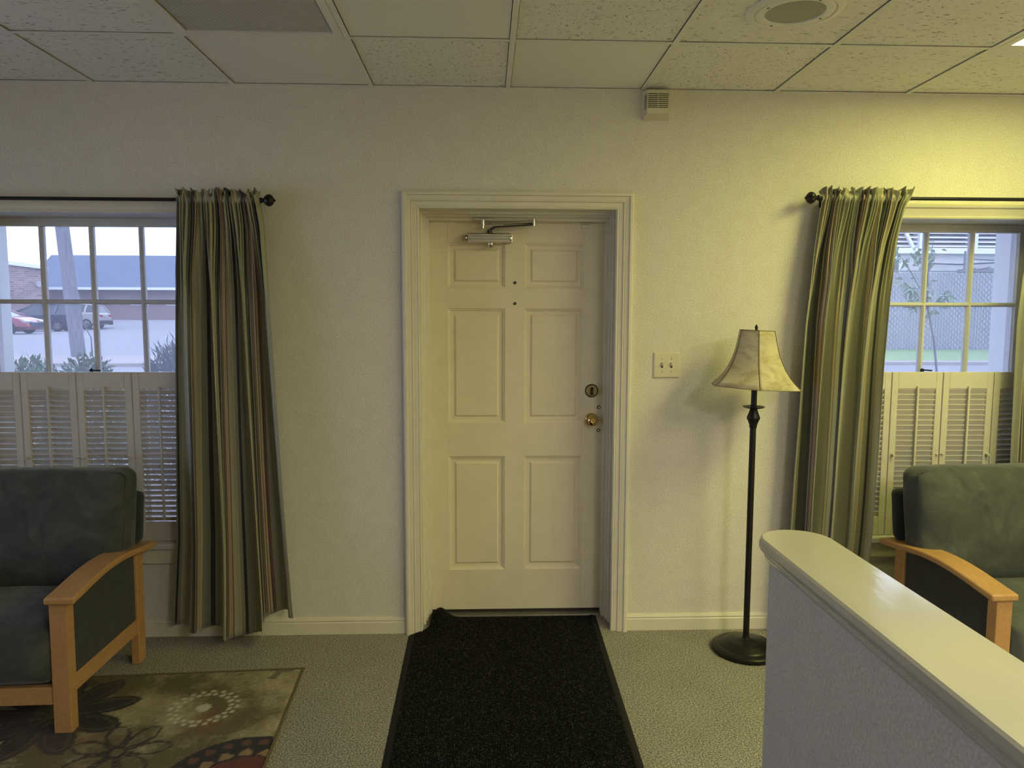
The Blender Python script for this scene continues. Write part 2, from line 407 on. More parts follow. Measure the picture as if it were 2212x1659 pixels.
# columns: GX index 4 -> x -1.117..-0.507 ; 9 -> 1.933..2.543
TILE_STYLE = {(1, 0): 'diagonal', (2, 0): 'diagonal', (3, 0): 'diagonal', (4, 0): 'plain', (5, 0): 'worm', (6, 0): 'plain', (7, 0): 'worm', (8, 0): 'across', (9, 0): 'diagonal', (2, 1): 'across', (3, 1): 'across', (5, 1): 'plain', (6, 1): 'worm', (7, 1): 'across', (8, 1): 'diagonal', (10, 0): 'diagonal'}
tile_meshes = {}
for c in range(len(GX) - 1):
    for r in range(len(GY) - 1):
        if (c, r) in FIX: continue
        hy = (GY[r] - GY[r + 1]) / 2; hx = (GX[c + 1] - GX[c]) / 2
        st = TILE_STYLE.get((c, r)) or R.choice(['worm', 'across', 'diagonal', 'plain'])
        key = (round(hy, 3), st)
        if key not in tile_meshes:
            t = MB().box(-hx + 0.0132, hx - 0.0132, -hy + 0.0112, hy - 0.0112, 0, 0.015); tile_meshes[key] = t.mesh('ceiling_tile'); tile_meshes[key].materials.append(M['tile_' + st])
        q = link('ceiling_tile', tile_meshes[key], None, ceil)
        q.location = ((GX[c] + GX[c + 1]) / 2, (GY[r] + GY[r + 1]) / 2, CZ + 0.006 + R.uniform(-0.0008, 0.0008))
for i, x in enumerate(GX):
    MB().box(x - 0.011, x + 0.011, YB, 0, CZ, CZ + 0.003).box(x - 0.001, x + 0.001, YB, 0, CZ + 0.003, CZ + 0.035).build('grid_runner', 'grid_white', ceil)
for y in GY[1:-1]:
    MB().box(XL, XR, y - 0.009, y + 0.009, CZ + 0.0005, CZ + 0.0032).box(XL, XR, y - 0.001, y + 0.001, CZ + 0.0032, CZ + 0.03).build('grid_cross_bar', 'grid_white', ceil)
MB().box(XL, XR, -0.016, 0, CZ - 0.0005, CZ + 0.002).build('wall_angle', 'grid_white', ceil)

def troffer(c, r, lit, label, name='ceiling_light_panel'):
    x0, x1, y0, y1 = GX[c] + 0.012, GX[c + 1] - 0.012, GY[r + 2] + 0.012, GY[r] - 0.012
    root = thing(name, ((x0 + x1) / 2, (y0 + y1) / 2, CZ + 0.003), label, 'ceiling light', 'recessed ceiling light panels')
    h = MB().box(x0, x1, y0, y1, CZ + 0.10, CZ + 0.11)
    for a, b, c_, d in ((x0, x0 + 0.004, y0, y1), (x1 - 0.004, x1, y0, y1), (x0, x1, y0, y0 + 0.004), (x0, x1, y1 - 0.004, y1)): h.box(a, b, c_, d, CZ + 0.004, CZ + 0.10)
    h.build('housing', 'grid_white', root)
    fw = 0.030; f = MB(); z0, z1 = CZ - 0.001, CZ + 0.006
    f.box(x0, x0 + fw, y0, y1, z0, z1).box(x1 - fw, x1, y0, y1, z0, z1).box(x0 + fw, x1 - fw, y0, y0 + fw, z0, z1).box(x0 + fw, x1 - fw, y1 - fw, y1, z0, z1)
    f.build('door_frame', 'grid_white', root)
    g = 0.005
    MB().box(x0 + fw + g, x1 - fw - g, y0 + fw + g, y1 - fw - g, CZ + 0.004, CZ + 0.007).build('diffuser', lit or 'prismatic_lens', root)
    return root
troffer(4, 1, None, 'unlit ceiling light panel with grey prismatic lens')
for i_, (c_, r_, rgb_, lab_) in enumerate(LIT_PANELS):
    k_ = max(max(rgb_), 1e-6); emit_mat('lit_panel_%d' % i_, tuple(q / k_ for q in rgb_), k_)
    troffer(c_, r_, 'lit_panel_%d' % i_, lab_)

# baseboards
def baseboard(name, x0, x1):
    prof = [(-0.0, 0.0), (-0.014, 0.0), (-0.014, 0.055), (-0.010, 0.060), (-0.013, 0.066), (-0.008, 0.078), (0, 0.080)]
    tag(MB().prism([(y, z) for y, z in prof], x0, x1, 'yz').build(name, 'trim_paint'), 'painted cream skirting board at the foot of the papered wall', 'baseboard', kind='structure')
baseboard('baseboard_left', XL, DX0 - 0.078); baseboard('baseboard_right', DX1 + 0.064, XR)

# ---------------------------------------------------------------- door and trim
cas = [(0, 0.002), (0, -0.010), (0.005, -0.014), (0.010, -0.011), (0.013, -0.013), (0.030, -0.015), (0.033, -0.022), (0.037, -0.019), (0.040, -0.021), (0.056, -0.024), (0.060, -0.031), (0.070, -0.031), (0.077, -0.026), (0.077, 0.002)]
tr = tag(empty('trim_1', (DX0, 0, 0)), 'stepped cream moulding framing the entrance door', 'door trim', kind='structure')
mb = MB(); frame_sweep(mb, DX0, DX1 - 0.013, 0, DZ1, cas); mb.build('casing', 'trim_paint', tr)
jam = [(0.0, -0.004), (0.0, 0.085), (-0.010, 0.087), (-0.010, 0.118), (-0.006, 0.122), (-0.018, 0.126), (-0.018, 0.152), (-0.014, 0.156), (-0.032, 0.160), (-0.032, 0.30)]
mb = MB(); frame_sweep(mb, DX0, DX1 - 0.0, 0, DZ1, jam); mb.build('jamb', 'trim_paint', tr)

YD = 0.205
door = tag(empty('door_1', (0.158, YD, 0.025)), 'cream painted six panel door with brass knob', 'door', kind='structure')
dx0, dx1, dz0, dz1 = -0.285, 0.600, 0.026, 1.975
px = [(-0.182, 0.098), (0.193, 0.483)]
pz = [(0.232, 0.815), (0.982, 1.549), (1.648, 1.866)]
xb = [dx0, px[0][0], px[0][1], px[1][0], px[1][1], dx1]
zb = [dz0, pz[0][0], pz[0][1], pz[1][0], pz[1][1], pz[2][0], pz[2][1], dz1]
for i in (0, 4): MB().box(xb[i], xb[i + 1], YD, YD + 0.044, dz0, dz1).build('stile', 'door_paint', door, bevel=0.0006, seg=1)
for j in (0, 2, 4, 6): MB().box(xb[1] + .0004, xb[4] - .0004, YD + 0.0006, YD + 0.044, zb[j], zb[j + 1]).build('rail', 'door_paint', door)
for j in (1, 3, 5): MB().box(xb[2], xb[3], YD + 0.0003, YD + 0.044, zb[j], zb[j + 1]).build('mullion', 'door_paint', door)
for (x0, x1) in px:
    for (z0, z1) in pz:
        prof = [(0, 0.0), (-0.004, 0.004), (-0.010, 0.006), (-0.012, 0.0125), (-0.030, 0.0135), (-0.038, 0.0065), (-0.040, 0.006)]
        mb = MB(); frame_sweep(mb, x0, x1, z0, z1, [(o_, YD + y_) for o_, y_ in prof], True)
        k = -0.040; mb.add([(x0 - k, YD + 0.006, z0 - k), (x1 + k, YD + 0.006, z0 - k), (x1 + k, YD + 0.006, z1 + k), (x0 - k, YD + 0.006, z1 + k)], [(0, 1, 2, 3)])
        mb.build('panel', 'door_paint', door)
MB().box(dx0, dx1, YD + 0.044, YD + 0.05, dz0, dz1).build('door_back', 'door_paint', door)
# closer
cl = MB().prism([(YD - 0.002, 1.860), (YD - 0.045, 1.862), (YD - 0.052, 1.866), (YD - 0.052, 1.876), (YD - 0.050, 1.878), (YD - 0.052, 1.880), (YD - 0.052, 1.890), (YD - 0.050, 1.892), (YD - 0.052, 1.894), (YD - 0.052, 1.902), (YD - 0.045, 1.907), (YD - 0.002, 1.907)], -0.083, 0.117, 'yz').build('closer_body', 'steel', door)
for x0, x1 in ((-0.098, -0.084), (0.118, 0.132)):
    c = MB().box(x0, x1, YD - 0.047, YD, 1.862, 1.905).build('closer_end_cap', 'steel', cl, bevel=0.006)
    for z in (1.874, 1.893):
        MB().lathe([(0.0045, YD - 0.0485), (0.0045, YD - 0.046)], ((x0 + x1) / 2, 0, z), 'y', 10).build('cap_screw', 'black_plastic', cl)
MB().lathe([(0.016, 1.862), (0.016, 1.852), (0.0145, 1.848), (0.001, 1.836)], (0.027, YD - 0.028, 0), 'z', 20).build('spindle_cap', 'steel', cl, smooth=40)
MB().lathe([(0.013, 1.906), (0.013, 1.912), (0.010, 1.914), (0.012, 1.92), (0.010, 1.926)], (0.022, YD - 0.028, 0), 'z', 16).build('spindle', 'dark_steel', cl, smooth=40)
MB().bar((0.020, YD - 0.03, 1.922), (0.048, YD - 0.045, 1.937), 0.016, 0.008).bar((0.046, YD - 0.045, 1.936), (0.232, YD - 0.075, 1.944), 0.016, 0.007).build('closer_main_arm', 'dark_steel', cl)
MB().tube([(0.232, YD - 0.075, 1.937), (0.232, YD - 0.075, 1.966)], 0.009, 12).tube([(0.232, YD - 0.075, 1.966), (0.232, YD - 0.075, 1.972)], 0.0045, 8).build('arm_joint', 'steel', cl, smooth=40)
MB().tube([(0.232, YD - 0.075, 1.957), (0.095, YD - 0.07, 1.951)], [0.0085, 0.0065], 12).tube([(0.095, YD - 0.07, 1.951), (0.0, YD - 0.067, 1.947)], 0.004, 10).tube([(0.088, YD - 0.07, 1.951), (0.093, YD - 0.07, 1.951)], 0.009, 12).build('closer_forearm', 'steel', cl, smooth=40)
MB().box(-0.052, 0.034, YD - 0.078, YD - 0.048, 1.964, 1.970).tube([(-0.010, YD - 0.067, 1.970), (-0.010, YD - 0.067, 1.936)], 0.011, 12).tube([(-0.010, YD - 0.067, 1.936), (-0.010, YD - 0.067, 1.927)], 0.0055, 8).build('closer_shoe', 'steel', cl, smooth=40)
# knob, deadbolt, screws, viewer
kx, kz = 0.530, 0.999
kn = MB().lathe([(0.033, YD), (0.033, YD - 0.003), (0.028, YD - 0.008), (0.014, YD - 0.012), (0.012, YD - 0.026), (0.018, YD - 0.032), (0.026, YD - 0.042), (0.027, YD - 0.050), (0.023, YD - 0.058), (0.013, YD - 0.062), (0.0115, YD - 0.060), (0.001, YD - 0.0595)], (kx, 0, kz), 'y', 32).build('door_knob', 'brass', door, smooth=50)
MB().box(kx - 0.002, kx + 0.002, YD - 0.068, YD - 0.058, kz - 0.006, kz + 0.006).build('privacy_turn', 'old_brass', kn, bevel=0.001)
db = MB().lathe([(0.032, YD), (0.032, YD - 0.004), (0.027, YD - 0.010), (0.001, YD - 0.011)], (0.529, 0, 1.143), 'y', 32).build('deadbolt_rose', 'old_brass', door, smooth=40)
tb = MB().lathe([(0.033, YD), (0.033, YD - 0.005), (0.030, YD - 0.008), (0.029, YD - 0.004), (0.029, YD)], (0.529, 0, 1.143), 'y', 32); tb.build('deadbolt_ring', 'dark_steel', db, smooth=40)
MB().prism([(0.522, 1.126), (0.529, 1.122), (0.536, 1.126), (0.533, 1.143), (0.538, 1.160), (0.530, 1.164), (0.523, 1.160), (0.525, 1.143)], YD - 0.028, YD - 0.009).build('thumb_turn', 'black_iron', db, bevel=0.002)
for z in (1.060, 0.944):
    s_ = MB().lathe([(0.009, YD), (0.009, YD - 0.002), (0.006, YD - 0.004), (0.001, YD - 0.004)], (0.566, 0, z), 'y', 16).build('plate_bolt', 'dark_steel', door, smooth=40)
    MB().lathe([(0.004, YD - 0.004), (0.004, YD - 0.006), (0.001, YD - 0.006)], (0.566, 0, z), 'y', 10).build('bolt_head', 'steel', s_)
MB().box(0.5955, 0.600, YD - 0.001, YD + 0.02, 0.955, 1.045).build('latch_edge', 'dark_gap', door)
for z in (1.674, 1.573):
    v_ = MB().lathe([(0.0075, YD), (0.0075, YD - 0.003), (0.0055, YD - 0.0035), (0.001, YD - 0.002)], (0.146, 0, z), 'y', 16).build('door_viewer', 'black_plastic', door, smooth=40)
    MB().lathe([(0.0022, YD - 0.002), (0.0015, YD - 0.004), (0.0003, YD - 0.0042)], (0.1455, 0, z + 0.001), 'y', 10).build('viewer_lens', 'steel', v_, smooth=60)
sn = MB().box(0.468, 0.510, YD - 0.012, YD, 1.938, 1.952).box(0.470, 0.506, YD - 0.012, YD - 0.002, 1.956, 1.962).build('alarm_contact', 'ivory_plastic', door, bevel=0.001)
MB().tube([(0.505, YD - 0.006, 1.96), (0.512, YD - 0.035, 1.968), (0.508, YD - 0.045, 1.975), (0.514, YD - 0.06, 1.985)], 0.0016, 6).build('contact_wire', 'ivory_plastic', sn)
MB().prism([(-0.285, 1.064), (-0.282, 1.066), (-0.279, 1.062), (-0.281, 1.06)], YD + .003, YD + .005).build('dent', 'ivory_plastic', door)
for (ax, az, sx, sz) in ((-0.068, 0.613, 0.006, 0.003), (-0.058, 0.606, 0.007, 0.005), (-0.05, 0.612, 0.005, 0.002)):
    MB().prism([(ax, az), (ax + sx, az - sz), (ax + sx * 0.6, az + sz)], YD + 0.0045, YD + 0.0062).build('paint_chip', 'ivory_plastic', door)
MB().prism([(0.166, 0.0), (0.170, 0.008), (0.180, 0.012), (0.25, 0.014), (0.258, 0.0)], DX0 + 0.033, DX1 - 0.033, 'yz').build('threshold', 'threshold_metal', door)
MB().box(dx0, dx1, YD + 0.002, YD + 0.04, 0.016, 0.026).build('door_bottom_strip', 'dark_gap', door)  # dark strip filling the gap under the door

# ---------------------------------------------------------------- windows
def window(name, cx, label):
    root = tag(empty(name, (cx, 0, SILL)), label, 'window', kind='structure')
    x0, x1 = cx - 0.5, cx + 0.5
    wc = [(0, 0.0), (0, -0.012), (0.006, -0.016), (0.012, -0.013), (0.045, -0.016), (0.05, -0.024), (0.064, -0.026), (0.07, -0.022), (0.07, 0.0)]
    mb = MB(); frame_sweep(mb, x0, x1, SILL - 0.03, HEAD, wc); mb.build('casing', 'trim_paint', root)
    mb = MB(); frame_sweep(mb, x0, x1, SILL - 0.03, HEAD, [(0, 0.0), (0, 0.262), (0.03, 0.262)]); mb.build('jamb', 'window_paint', root)
    MB().box(x0 - 0.08, x1 + 0.08, -0.036, 0.0, SILL - 0.028, SILL).box(x0, x1, 0.0, 0.262, SILL - 0.028, SILL).build('stool', 'window_paint', root, bevel=0.005)
    MB().box(x0 - 0.07, x1 + 0.07, -0.018, 0.0, SILL - 0.10, SILL - 0.028).build('apron', 'trim_paint', root, bevel=0.003)
    MB().box(x0 - 0.06, x1 + 0.06, 0.262, 0.33, SILL - 0.07, SILL - 0.02).build('outer_sill', 'white_outdoor', root)
    for tag_, yc, z0, z1, mr_lo, mr_hi in (('upper_sash', 0.200, 1.190, HEAD - 0.001, 0.030, 0.038), ('lower_sash', 0.163, SILL + 0.001, 1.222, 0.05, 0.032)):
        hy = 0.017; sw = 0.036
        gx0, gx1 = x0 + sw, x1 - sw; gz0, gz1 = z0 + mr_lo, z1 - mr_hi
        sash = MB().box(x0 + 0.001, gx0, yc - hy, yc + hy, z0, z1).box(gx1, x1 - 0.001, yc - hy, yc + hy, z0, z1).box(gx0, gx1, yc - hy, yc + hy, z0, gz0).box(gx0, gx1, yc - hy, yc + hy, gz1, z1).build(tag_, 'window_paint', root)
        cw = (gx1 - gx0) / 4; rh = (gz1 - gz0) / 2; mw = 0.010
        for i in (1, 2, 3):
            xx = gx0 + cw * i
            MB().prism([(xx - mw, yc + hy), (xx - mw, yc - 0.004), (xx - 0.004, yc - hy + 0.001), (xx + 0.004, yc - hy + 0.001), (xx + mw, yc - 0.004), (xx + mw, yc + hy)], gz0, gz1, 'xy').build('muntin', 'window_paint', sash)
        zz = gz0 + rh
        MB().prism([(yc + hy, zz - mw), (yc - 0.004, zz - mw), (yc - hy + 0.002, zz - 0.004), (yc - hy + 0.002, zz + 0.004), (yc - 0.004, zz + mw), (yc + hy, zz + mw)], gx0, gx1, 'yz').build('muntin', 'window_paint', sash)
        for i in range(4):
            for j in range(2):
                MB().box(gx0 + cw * i, gx0 + cw * (i + 1), yc + 0.002, yc + 0.005, gz0 + rh * j, gz0 + rh * (j + 1)).build('pane', 'window_glass', sash)
    lk = MB().box(cx - 0.02, cx + 0.02, 0.150, 0.172, 1.222, 1.236).build('sash_lock', 'bronze_black', root, bevel=0.002)
    MB().lathe([(0.009, 1.236), (0.009, 1.254), (0.001, 1.258)], (cx - 0.010, 0.160, 0), 'z', 12).bar((cx - 0.01, 0.158, 1.250), (cx + 0.035, 0.152, 1.247), 0.010, 0.007).build('lock_lever', 'bronze_black', lk)
    # brick mould outside
    mb = MB(); frame_sweep(mb, x0, x1, SILL - 0.03, HEAD, [(0.0, 0.262), (-0.006, 0.285), (0.06, 0.285), (0.06, 0.262)]); mb.build('brick_mould', 'white_outdoor', root)
window('window_1', WINC[0], 'white sixteen pane sash window overlooking parked cars')
window('window_2', WINC[1], 'white sixteen pane sash window overlooking a grey fence')

def added_side_window():  # added out of view to bring daylight to the left ceiling and wall
    root = tag(empty('added_window_3', (XL, (LW[0] + LW[1]) / 2, LW[2])), 'unseen white framed side window added to let cool daylight in', 'window', kind='structure')
    x = XL - 0.1; y0, y1, z0, z1 = LW; ym = (y0 + y1) / 2; zm = 1.55
    for a, b, c, d in ((y0, y0 + 0.05, z0, z1), (y1 - 0.05, y1, z0, z1), (ym - 0.025, ym + 0.025, z0 + 0.05, z1 - 0.05), (y0 + 0.05, y1 - 0.05, z0, z0 + 0.05), (y0 + 0.05, y1 - 0.05, z1 - 0.05, z1)):
        MB().box(x - 0.03, x + 0.03, a, b, c, d).build('frame_bar', 'window_paint', root)
    for a, b in ((y0 + 0.05, ym - 0.025), (ym + 0.025, y1 - 0.05)): MB().box(x - 0.003, x + 0.003, a, b, z0 + 0.05, z1 - 0.05).build('pane', 'window_glass', root)
    MB().box(XL - 0.01, XL + 0.02, y0 - 0.07, y1 + 0.07, z1, z1 + 0.07).box(XL - 0.01, XL + 0.02, y0 - 0.07, y0, z0 - 0.07, z1).box(XL - 0.01, XL + 0.02, y1, y1 + 0.07, z0 - 0.07, z1).box(XL - 0.01, XL + 0.05, y0, y1, z0 - 0.03, z0).build('casing', 'trim_paint', root)
added_side_window()

# ---------------------------------------------------------------- cafe shutters
SW, SH = 0.2475, 1.253 - SILL - 0.004
slat_me = MB()
def slat_mesh(wd):
    hw = wd / 2
    return MB().prism([(-0.0165, 0.0), (-0.012, 0.0022), (0.012, 0.0022), (0.0165, 0.0), (0.012, -0.0022), (-0.012, -0.0022)], -hw, hw, 'yz').mesh('slat')
SLAT = slat_mesh(SW - 0.064); SLAT.materials.append(M['shutter_paint'])
def shutter(cx, label, tilt, jit, knob_side, group, hinge=False):
    root = thing('cafe_shutter', (cx, 0.013, SILL + 0.002), label, 'shutter', group)
    h = SW / 2 - 0.0008; t = 0.010; st = 0.031
    for s in (-1, 1):
        MB().box(min(s * h, s * (h - st)), max(s * h, s * (h - st)), -t, t, 0, SH).build('stile', 'shutter_paint', root, bevel=0.002, seg=1, world=False)
    MB().box(-h + st, h - st, -t, t, SH - 0.080, SH).build('top_rail', 'shutter_paint', root, bevel=0.0015, seg=1, world=False)
    MB().box(-h + st, h - st, -t, t, 0, 0.090).build('bottom_rail', 'shutter_paint', root, bevel=0.0015, seg=1, world=False)
    n = 25; z0, z1 = 0.090 + 0.014, SH - 0.080 - 0.014
    for i in range(n):
        q = link('slat', SLAT, None, root); q.location = (0, 0.001, lerp(z0, z1, i / (n - 1))); q.rotation_euler = (-math.radians(tilt + R.uniform(-jit, jit)), 0, 0)
    MB().box(-0.005, 0.005, -0.021, -0.012, 0.10, SH - 0.066).build('tilt_rod', 'shutter_paint', root, bevel=0.002, seg=2, world=False)
    if knob_side:
        k = MB().lathe([(0.004, -t), (0.004, -t - 0.008), (0.0085, -t - 0.012), (0.0085, -t - 0.017), (0.006, -t - 0.020), (0.0045, -t - 0.0185), (0.001, -t - 0.0185)], (knob_side * (h - 0.016), 0, 0.398), 'y', 16)
        k.build('knob', 'shutter_paint', root, smooth=40, world=False)
    if hinge:
        s = hinge
        MB().lathe([(0.003, -t), (0.003, -t - 0.006), (0.005, -t - 0.008), (0.001, -t - 0.010)], (s * (h - 0.012), 0, 0.398), 'y', 10).build('hook_pin', 'shutter_paint', root, world=False)
        if s > 0: MB().tube([(h - 0.012, -t - 0.006, 0.398), (h + 0.012, -t - 0.006, 0.399)], 0.0015, 6).build('hook', 'steel', root, world=False)
    return root
GL, GR = 'half-height louvred shutters in the left window', 'half-height louvred shutters in the right window'
for i, (lab, tilt, jit) in enumerate((('folding shutter panel at the hinge edge of the window overlooking cars, away from the door', 54, 4), ('shutter panel with knob left of the hook, under parked red car view', 52, 4.5),
                                      ('shutter panel with knob right of the hook, under the utility pole view', 50, 4), ('shutter panel with bright open louvres beside the long dark curtain', 46, 3))):
    shutter(WINC[0] + (i - 1.5) * 0.25, lab, tilt, jit, {1: -1, 2: 1}.get(i), GL, {1: 1, 2: -1}.get(i, False))
for i, (lab, tilt, jit) in enumerate((('shutter panel half hidden behind the striped curtain near the floor lamp', 60, 2), ('cream shutter panel with hook pin, left of the hook latch, grey fence view', 62, 1.5),
                                      ('cream shutter panel with knob, right of the hook latch, grey fence view', 62, 1.5), ('shutter panel at the window edge next to the far right curtain', 60, 2))):
    shutter(WINC[1] + (i - 1.5) * 0.25, lab, tilt, jit, {1: -1, 2: 1}.get(i), GR, {1: 1, 2: -1}.get(i, False))

# ---------------------------------------------------------------- curtain rods and curtains
def rod(x0, x1, z, fin, label):
    root = thing('curtain_rod', ((x0 + x1) / 2, -0.09, z), label, 'curtain rod', 'black curtain rods')
    MB().tube([(x0, -0.09, z), (x1, -0.09, z)], 0.008, 14).build('pole', 'black_iron', root, smooth=40)
    for s, xe in ((-1, x0), (1, x1)):
        prof = [(0.009, -0.004), (0.0125, 0.0), (0.0125, 0.006), (0.008, 0.010), (0.008, 0.014), (0.016, 0.020), (0.023, 0.028), (0.026, 0.038), (0.023, 0.048), (0.015, 0.056), (0.006, 0.060), (0.006, 0.064), (0.001, 0.067)]
        b = MB(); b.lathe([(r, s * h) for r, h in prof], (xe, -0.09, z), 'x', 36, lambda t: 1 + 0.05 * math.cos(12 * t)); b.build('finial', 'bronze_black', root, smooth=50)
    for xb_ in (x0 + 0.05, x1 - 0.05):
        MB().box(xb_ - 0.008, xb_ + 0.008, -0.004, 0.0, z - 0.03, z + 0.02).tube([(xb_, 0, z - 0.012), (xb_, -0.09, z - 0.012)], 0.005, 8).build('bracket', 'black_iron', root)
rod(-2.79, -0.985, 2.014, None, 'black curtain rod above the window overlooking cars')
rod(1.505, 2.875, 2.046, None, 'black curtain rod above the window overlooking the fence')

def curtain(label, rodz, tabL, tabR, hem, seed, nf, reps, amp, uoff=0.0, flare=0.0):
    # tabL/tabR: edge x against height z
    rr = random.Random(seed); ph = [rr.uniform(0, 6.28) for _ in range(8)]
    nu, nv = 420, 70
    def warp(u): return u + 0.028 * math.sin(2 * PI * 2.3 * u + ph[0]) + 0.014 * math.sin(2 * PI * 5.1 * u + ph[1])
    def fn(u, t):
        # t=0 top frill, t=1 hem
        if t < 0.06: z = rodz + 0.040 - (t / 0.06) * 0.062
        else: z = lerp(rodz - 0.022, hem(u), (t - 0.06) / 0.94)
        s = max(0, (rodz - z)) / rodz
        xl, xr = pl(tabL, z), pl(tabR, z)
        p = 2 * PI * nf * warp(u) + 0.5 * math.sin(3 * s + ph[2]) + ph[3]
        pg = 2 * PI * 25 * (u + 0.012 * math.sin(2 * PI * 7 * u + ph[4])) + ph[5]
        gat = 1 - smooth01(0.01, 0.30, s)
        k = smooth01(0.0, 0.20, s)
        big = math.sin(p) + 0.35 * math.sin(2 * p + ph[6] + 1.1 * s) + 0.16 * math.sin(3.1 * p + ph[7])
        y = -0.094 - 0.030 * k * s - k * lerp(0.030, amp, s) * big - gat * 0.010 * math.sin(pg)
        x = lerp(xl, xr, u) + (xr - xl) * min(1, 9 * u, 9 * (1 - u)) * (k * 0.95 * math.cos(p) / (2 * PI * nf) * (0.75 + 0.35 * s) + gat * 0.5 * math.cos(pg) / (2 * PI * 25))
        if z > rodz - 0.012:      # frill above the rod and pocket around it
            q = (z - rodz + 0.012) / 0.05
            y += -0.016 * math.sin(pg * 0.9 + 2) * q; x += 0.012 * math.sin(pg * 0.43 + ph[0]) * q
            z += 0.007 * math.sin(pg * 0.5 + ph[1]) * q + 0.004 * math.sin(pg * 1.3) * q
        if abs(z - rodz) < 0.016: y = min(y, -0.1005)
        x += flare * smooth01(rodz - 0.06, rodz + 0.03, z) * smooth01(0.8, 1, u)
        y += 0.006 * mnoise.noise((u * 14 + seed, z * 3, 0)) * s
        return (x, y if y < -0.075 else -0.075 + 0.028 * math.tanh((y + 0.075) / 0.028), z)
    b = MB().grid(fn, nu, nv)
    cx = (tabL[0][1] + tabR[0][1]) / 2
    root = thing('curtain', (cx, -0.09, 0.1), label, 'curtain', 'striped satin curtains')
    b.v = [(x - cx, y + 0.09, z - 0.1) for x, y, z in b.v]
    me = b.mesh('curtain_cloth', smooth=180, fix=False)
    uv = me.uv_layers.new(name='UVMap')
    W_ = nu + 1
    data = [0.0] * (2 * len(me.loops))
    for l in me.loops:
        i = l.vertex_index % W_; j = l.vertex_index // W_
        data[2 * l.index] = i / nu * reps + uoff; data[2 * l.index + 1] = j / nv
    uv.data.foreach_set('uv', data)
    c = link('cloth', me, 'striped_satin', root)
    sd = c.modifiers.new('solid', 'SOLIDIFY'); sd.thickness = 0.0015
    return root
curtain('striped curtain in dim light between the cars window and the door', 2.014,
        [(0.0, -1.447), (0.5, -1.405), (1.27, -1.387), (1.7, -1.372), (2.0, -1.345)], [(0.0, -0.868), (0.15, -0.870), (0.52, -0.895), (1.27, -0.930), (1.6, -0.945), (1.9, -0.968), (2.0, -0.985)],
        lambda u: 0.085 - 0.045 * smooth01(0.25, 0.5, u) + 0.105 * smooth01(0.70, 0.83, u), 3, 3.6, 3.3, 0.052, 0.85)
curtain('striped curtain in yellow light between the floor lamp and the fence window', 2.046,
        [(0.0, 1.405), (0.5, 1.424), (1.0, 1.440), (1.48, 1.455), (1.8, 1.485), (2.05, 1.52)], [(0.0, 1.760), (0.5, 1.795), (1.3, 1.820), (1.6, 1.840), (1.85, 1.870), (2.0, 1.900), (2.05, 1.905)],
        lambda u: 0.06, 11, 3.7, 3.1, 0.050, 0.10, 0.02)
curtain('striped curtain at the far side of the fence window, mostly out of view', 2.046,
        [(0.0, 2.455), (1.0, 2.448), (1.48, 2.448), (1.70, 2.462), (1.82, 2.49), (2.05, 2.53)], [(0.0, 2.93), (1.48, 2.90), (2.05, 2.86)],
        lambda u: 0.06, 23, 3.6, 3.2, 0.026, 0.02)

# ---------------------------------------------------------------- armchairs
def rounded_pad(x0, x1, y0, y1, z0, z1, r, puff, name, m, parent, lean=0.0, seg=18, taper=None):
    bm = bmesh.new(); bmesh.ops.create_cube(bm, size=1.0)
    bmesh.ops.subdivide_edges(bm, edges=bm.edges, cuts=seg, use_grid_fill=True)
    cx, cy, cz = (x0 + x1) / 2, (y0 + y1) / 2, (z0 + z1) / 2
    hx, hy, hz = (x1 - x0) / 2, (y1 - y0) / 2, (z1 - z0) / 2
    for v in bm.verts:
        p = [v.co.x * 2 * hx, v.co.y * 2 * hy, v.co.z * 2 * hz]; h = (hx, hy, hz)
        inner = [max(-(h[i] - r), min(h[i] - r, p[i])) for i in range(3)]
        d = Vector([p[i] - inner[i] for i in range(3)])
        if d.length > 1e-9:
            d = d.normalized() * r
        q = Vector(inner) + d
        a, b_, c_ = q.x / hx, q.y / hy, q.z / hz
        q.x += puff[0] * (1 - b_ * b_) * (1 - c_ * c_) * (a ** 3)
        q.y += puff[1] * (1 - a ** 4) * (1 - c_ * c_) * (b_ ** 3)
        q.z += puff[2] * (1 - a ** 4) * (1 - b_ * b_) * (c_ ** 3)
        wv = 0.004 * mnoise.noise((q.x * 9 + x0, q.y * 9, q.z * 9))
        q += Vector((0, wv, wv))
        q.y += lean * (q.z + hz)
        if taper: q.x *= lerp(taper, 1.0, smooth01(0.465, 0.525, q.z + cz))
        v.co = (q.x + cx, q.y + cy, q.z + cz)
    me = bpy.data.meshes.new(name); bm.to_mesh(me); bm.free()
    me.polygons.foreach_set('use_smooth', [True] * len(me.polygons))
    return link(name, me, m, parent)
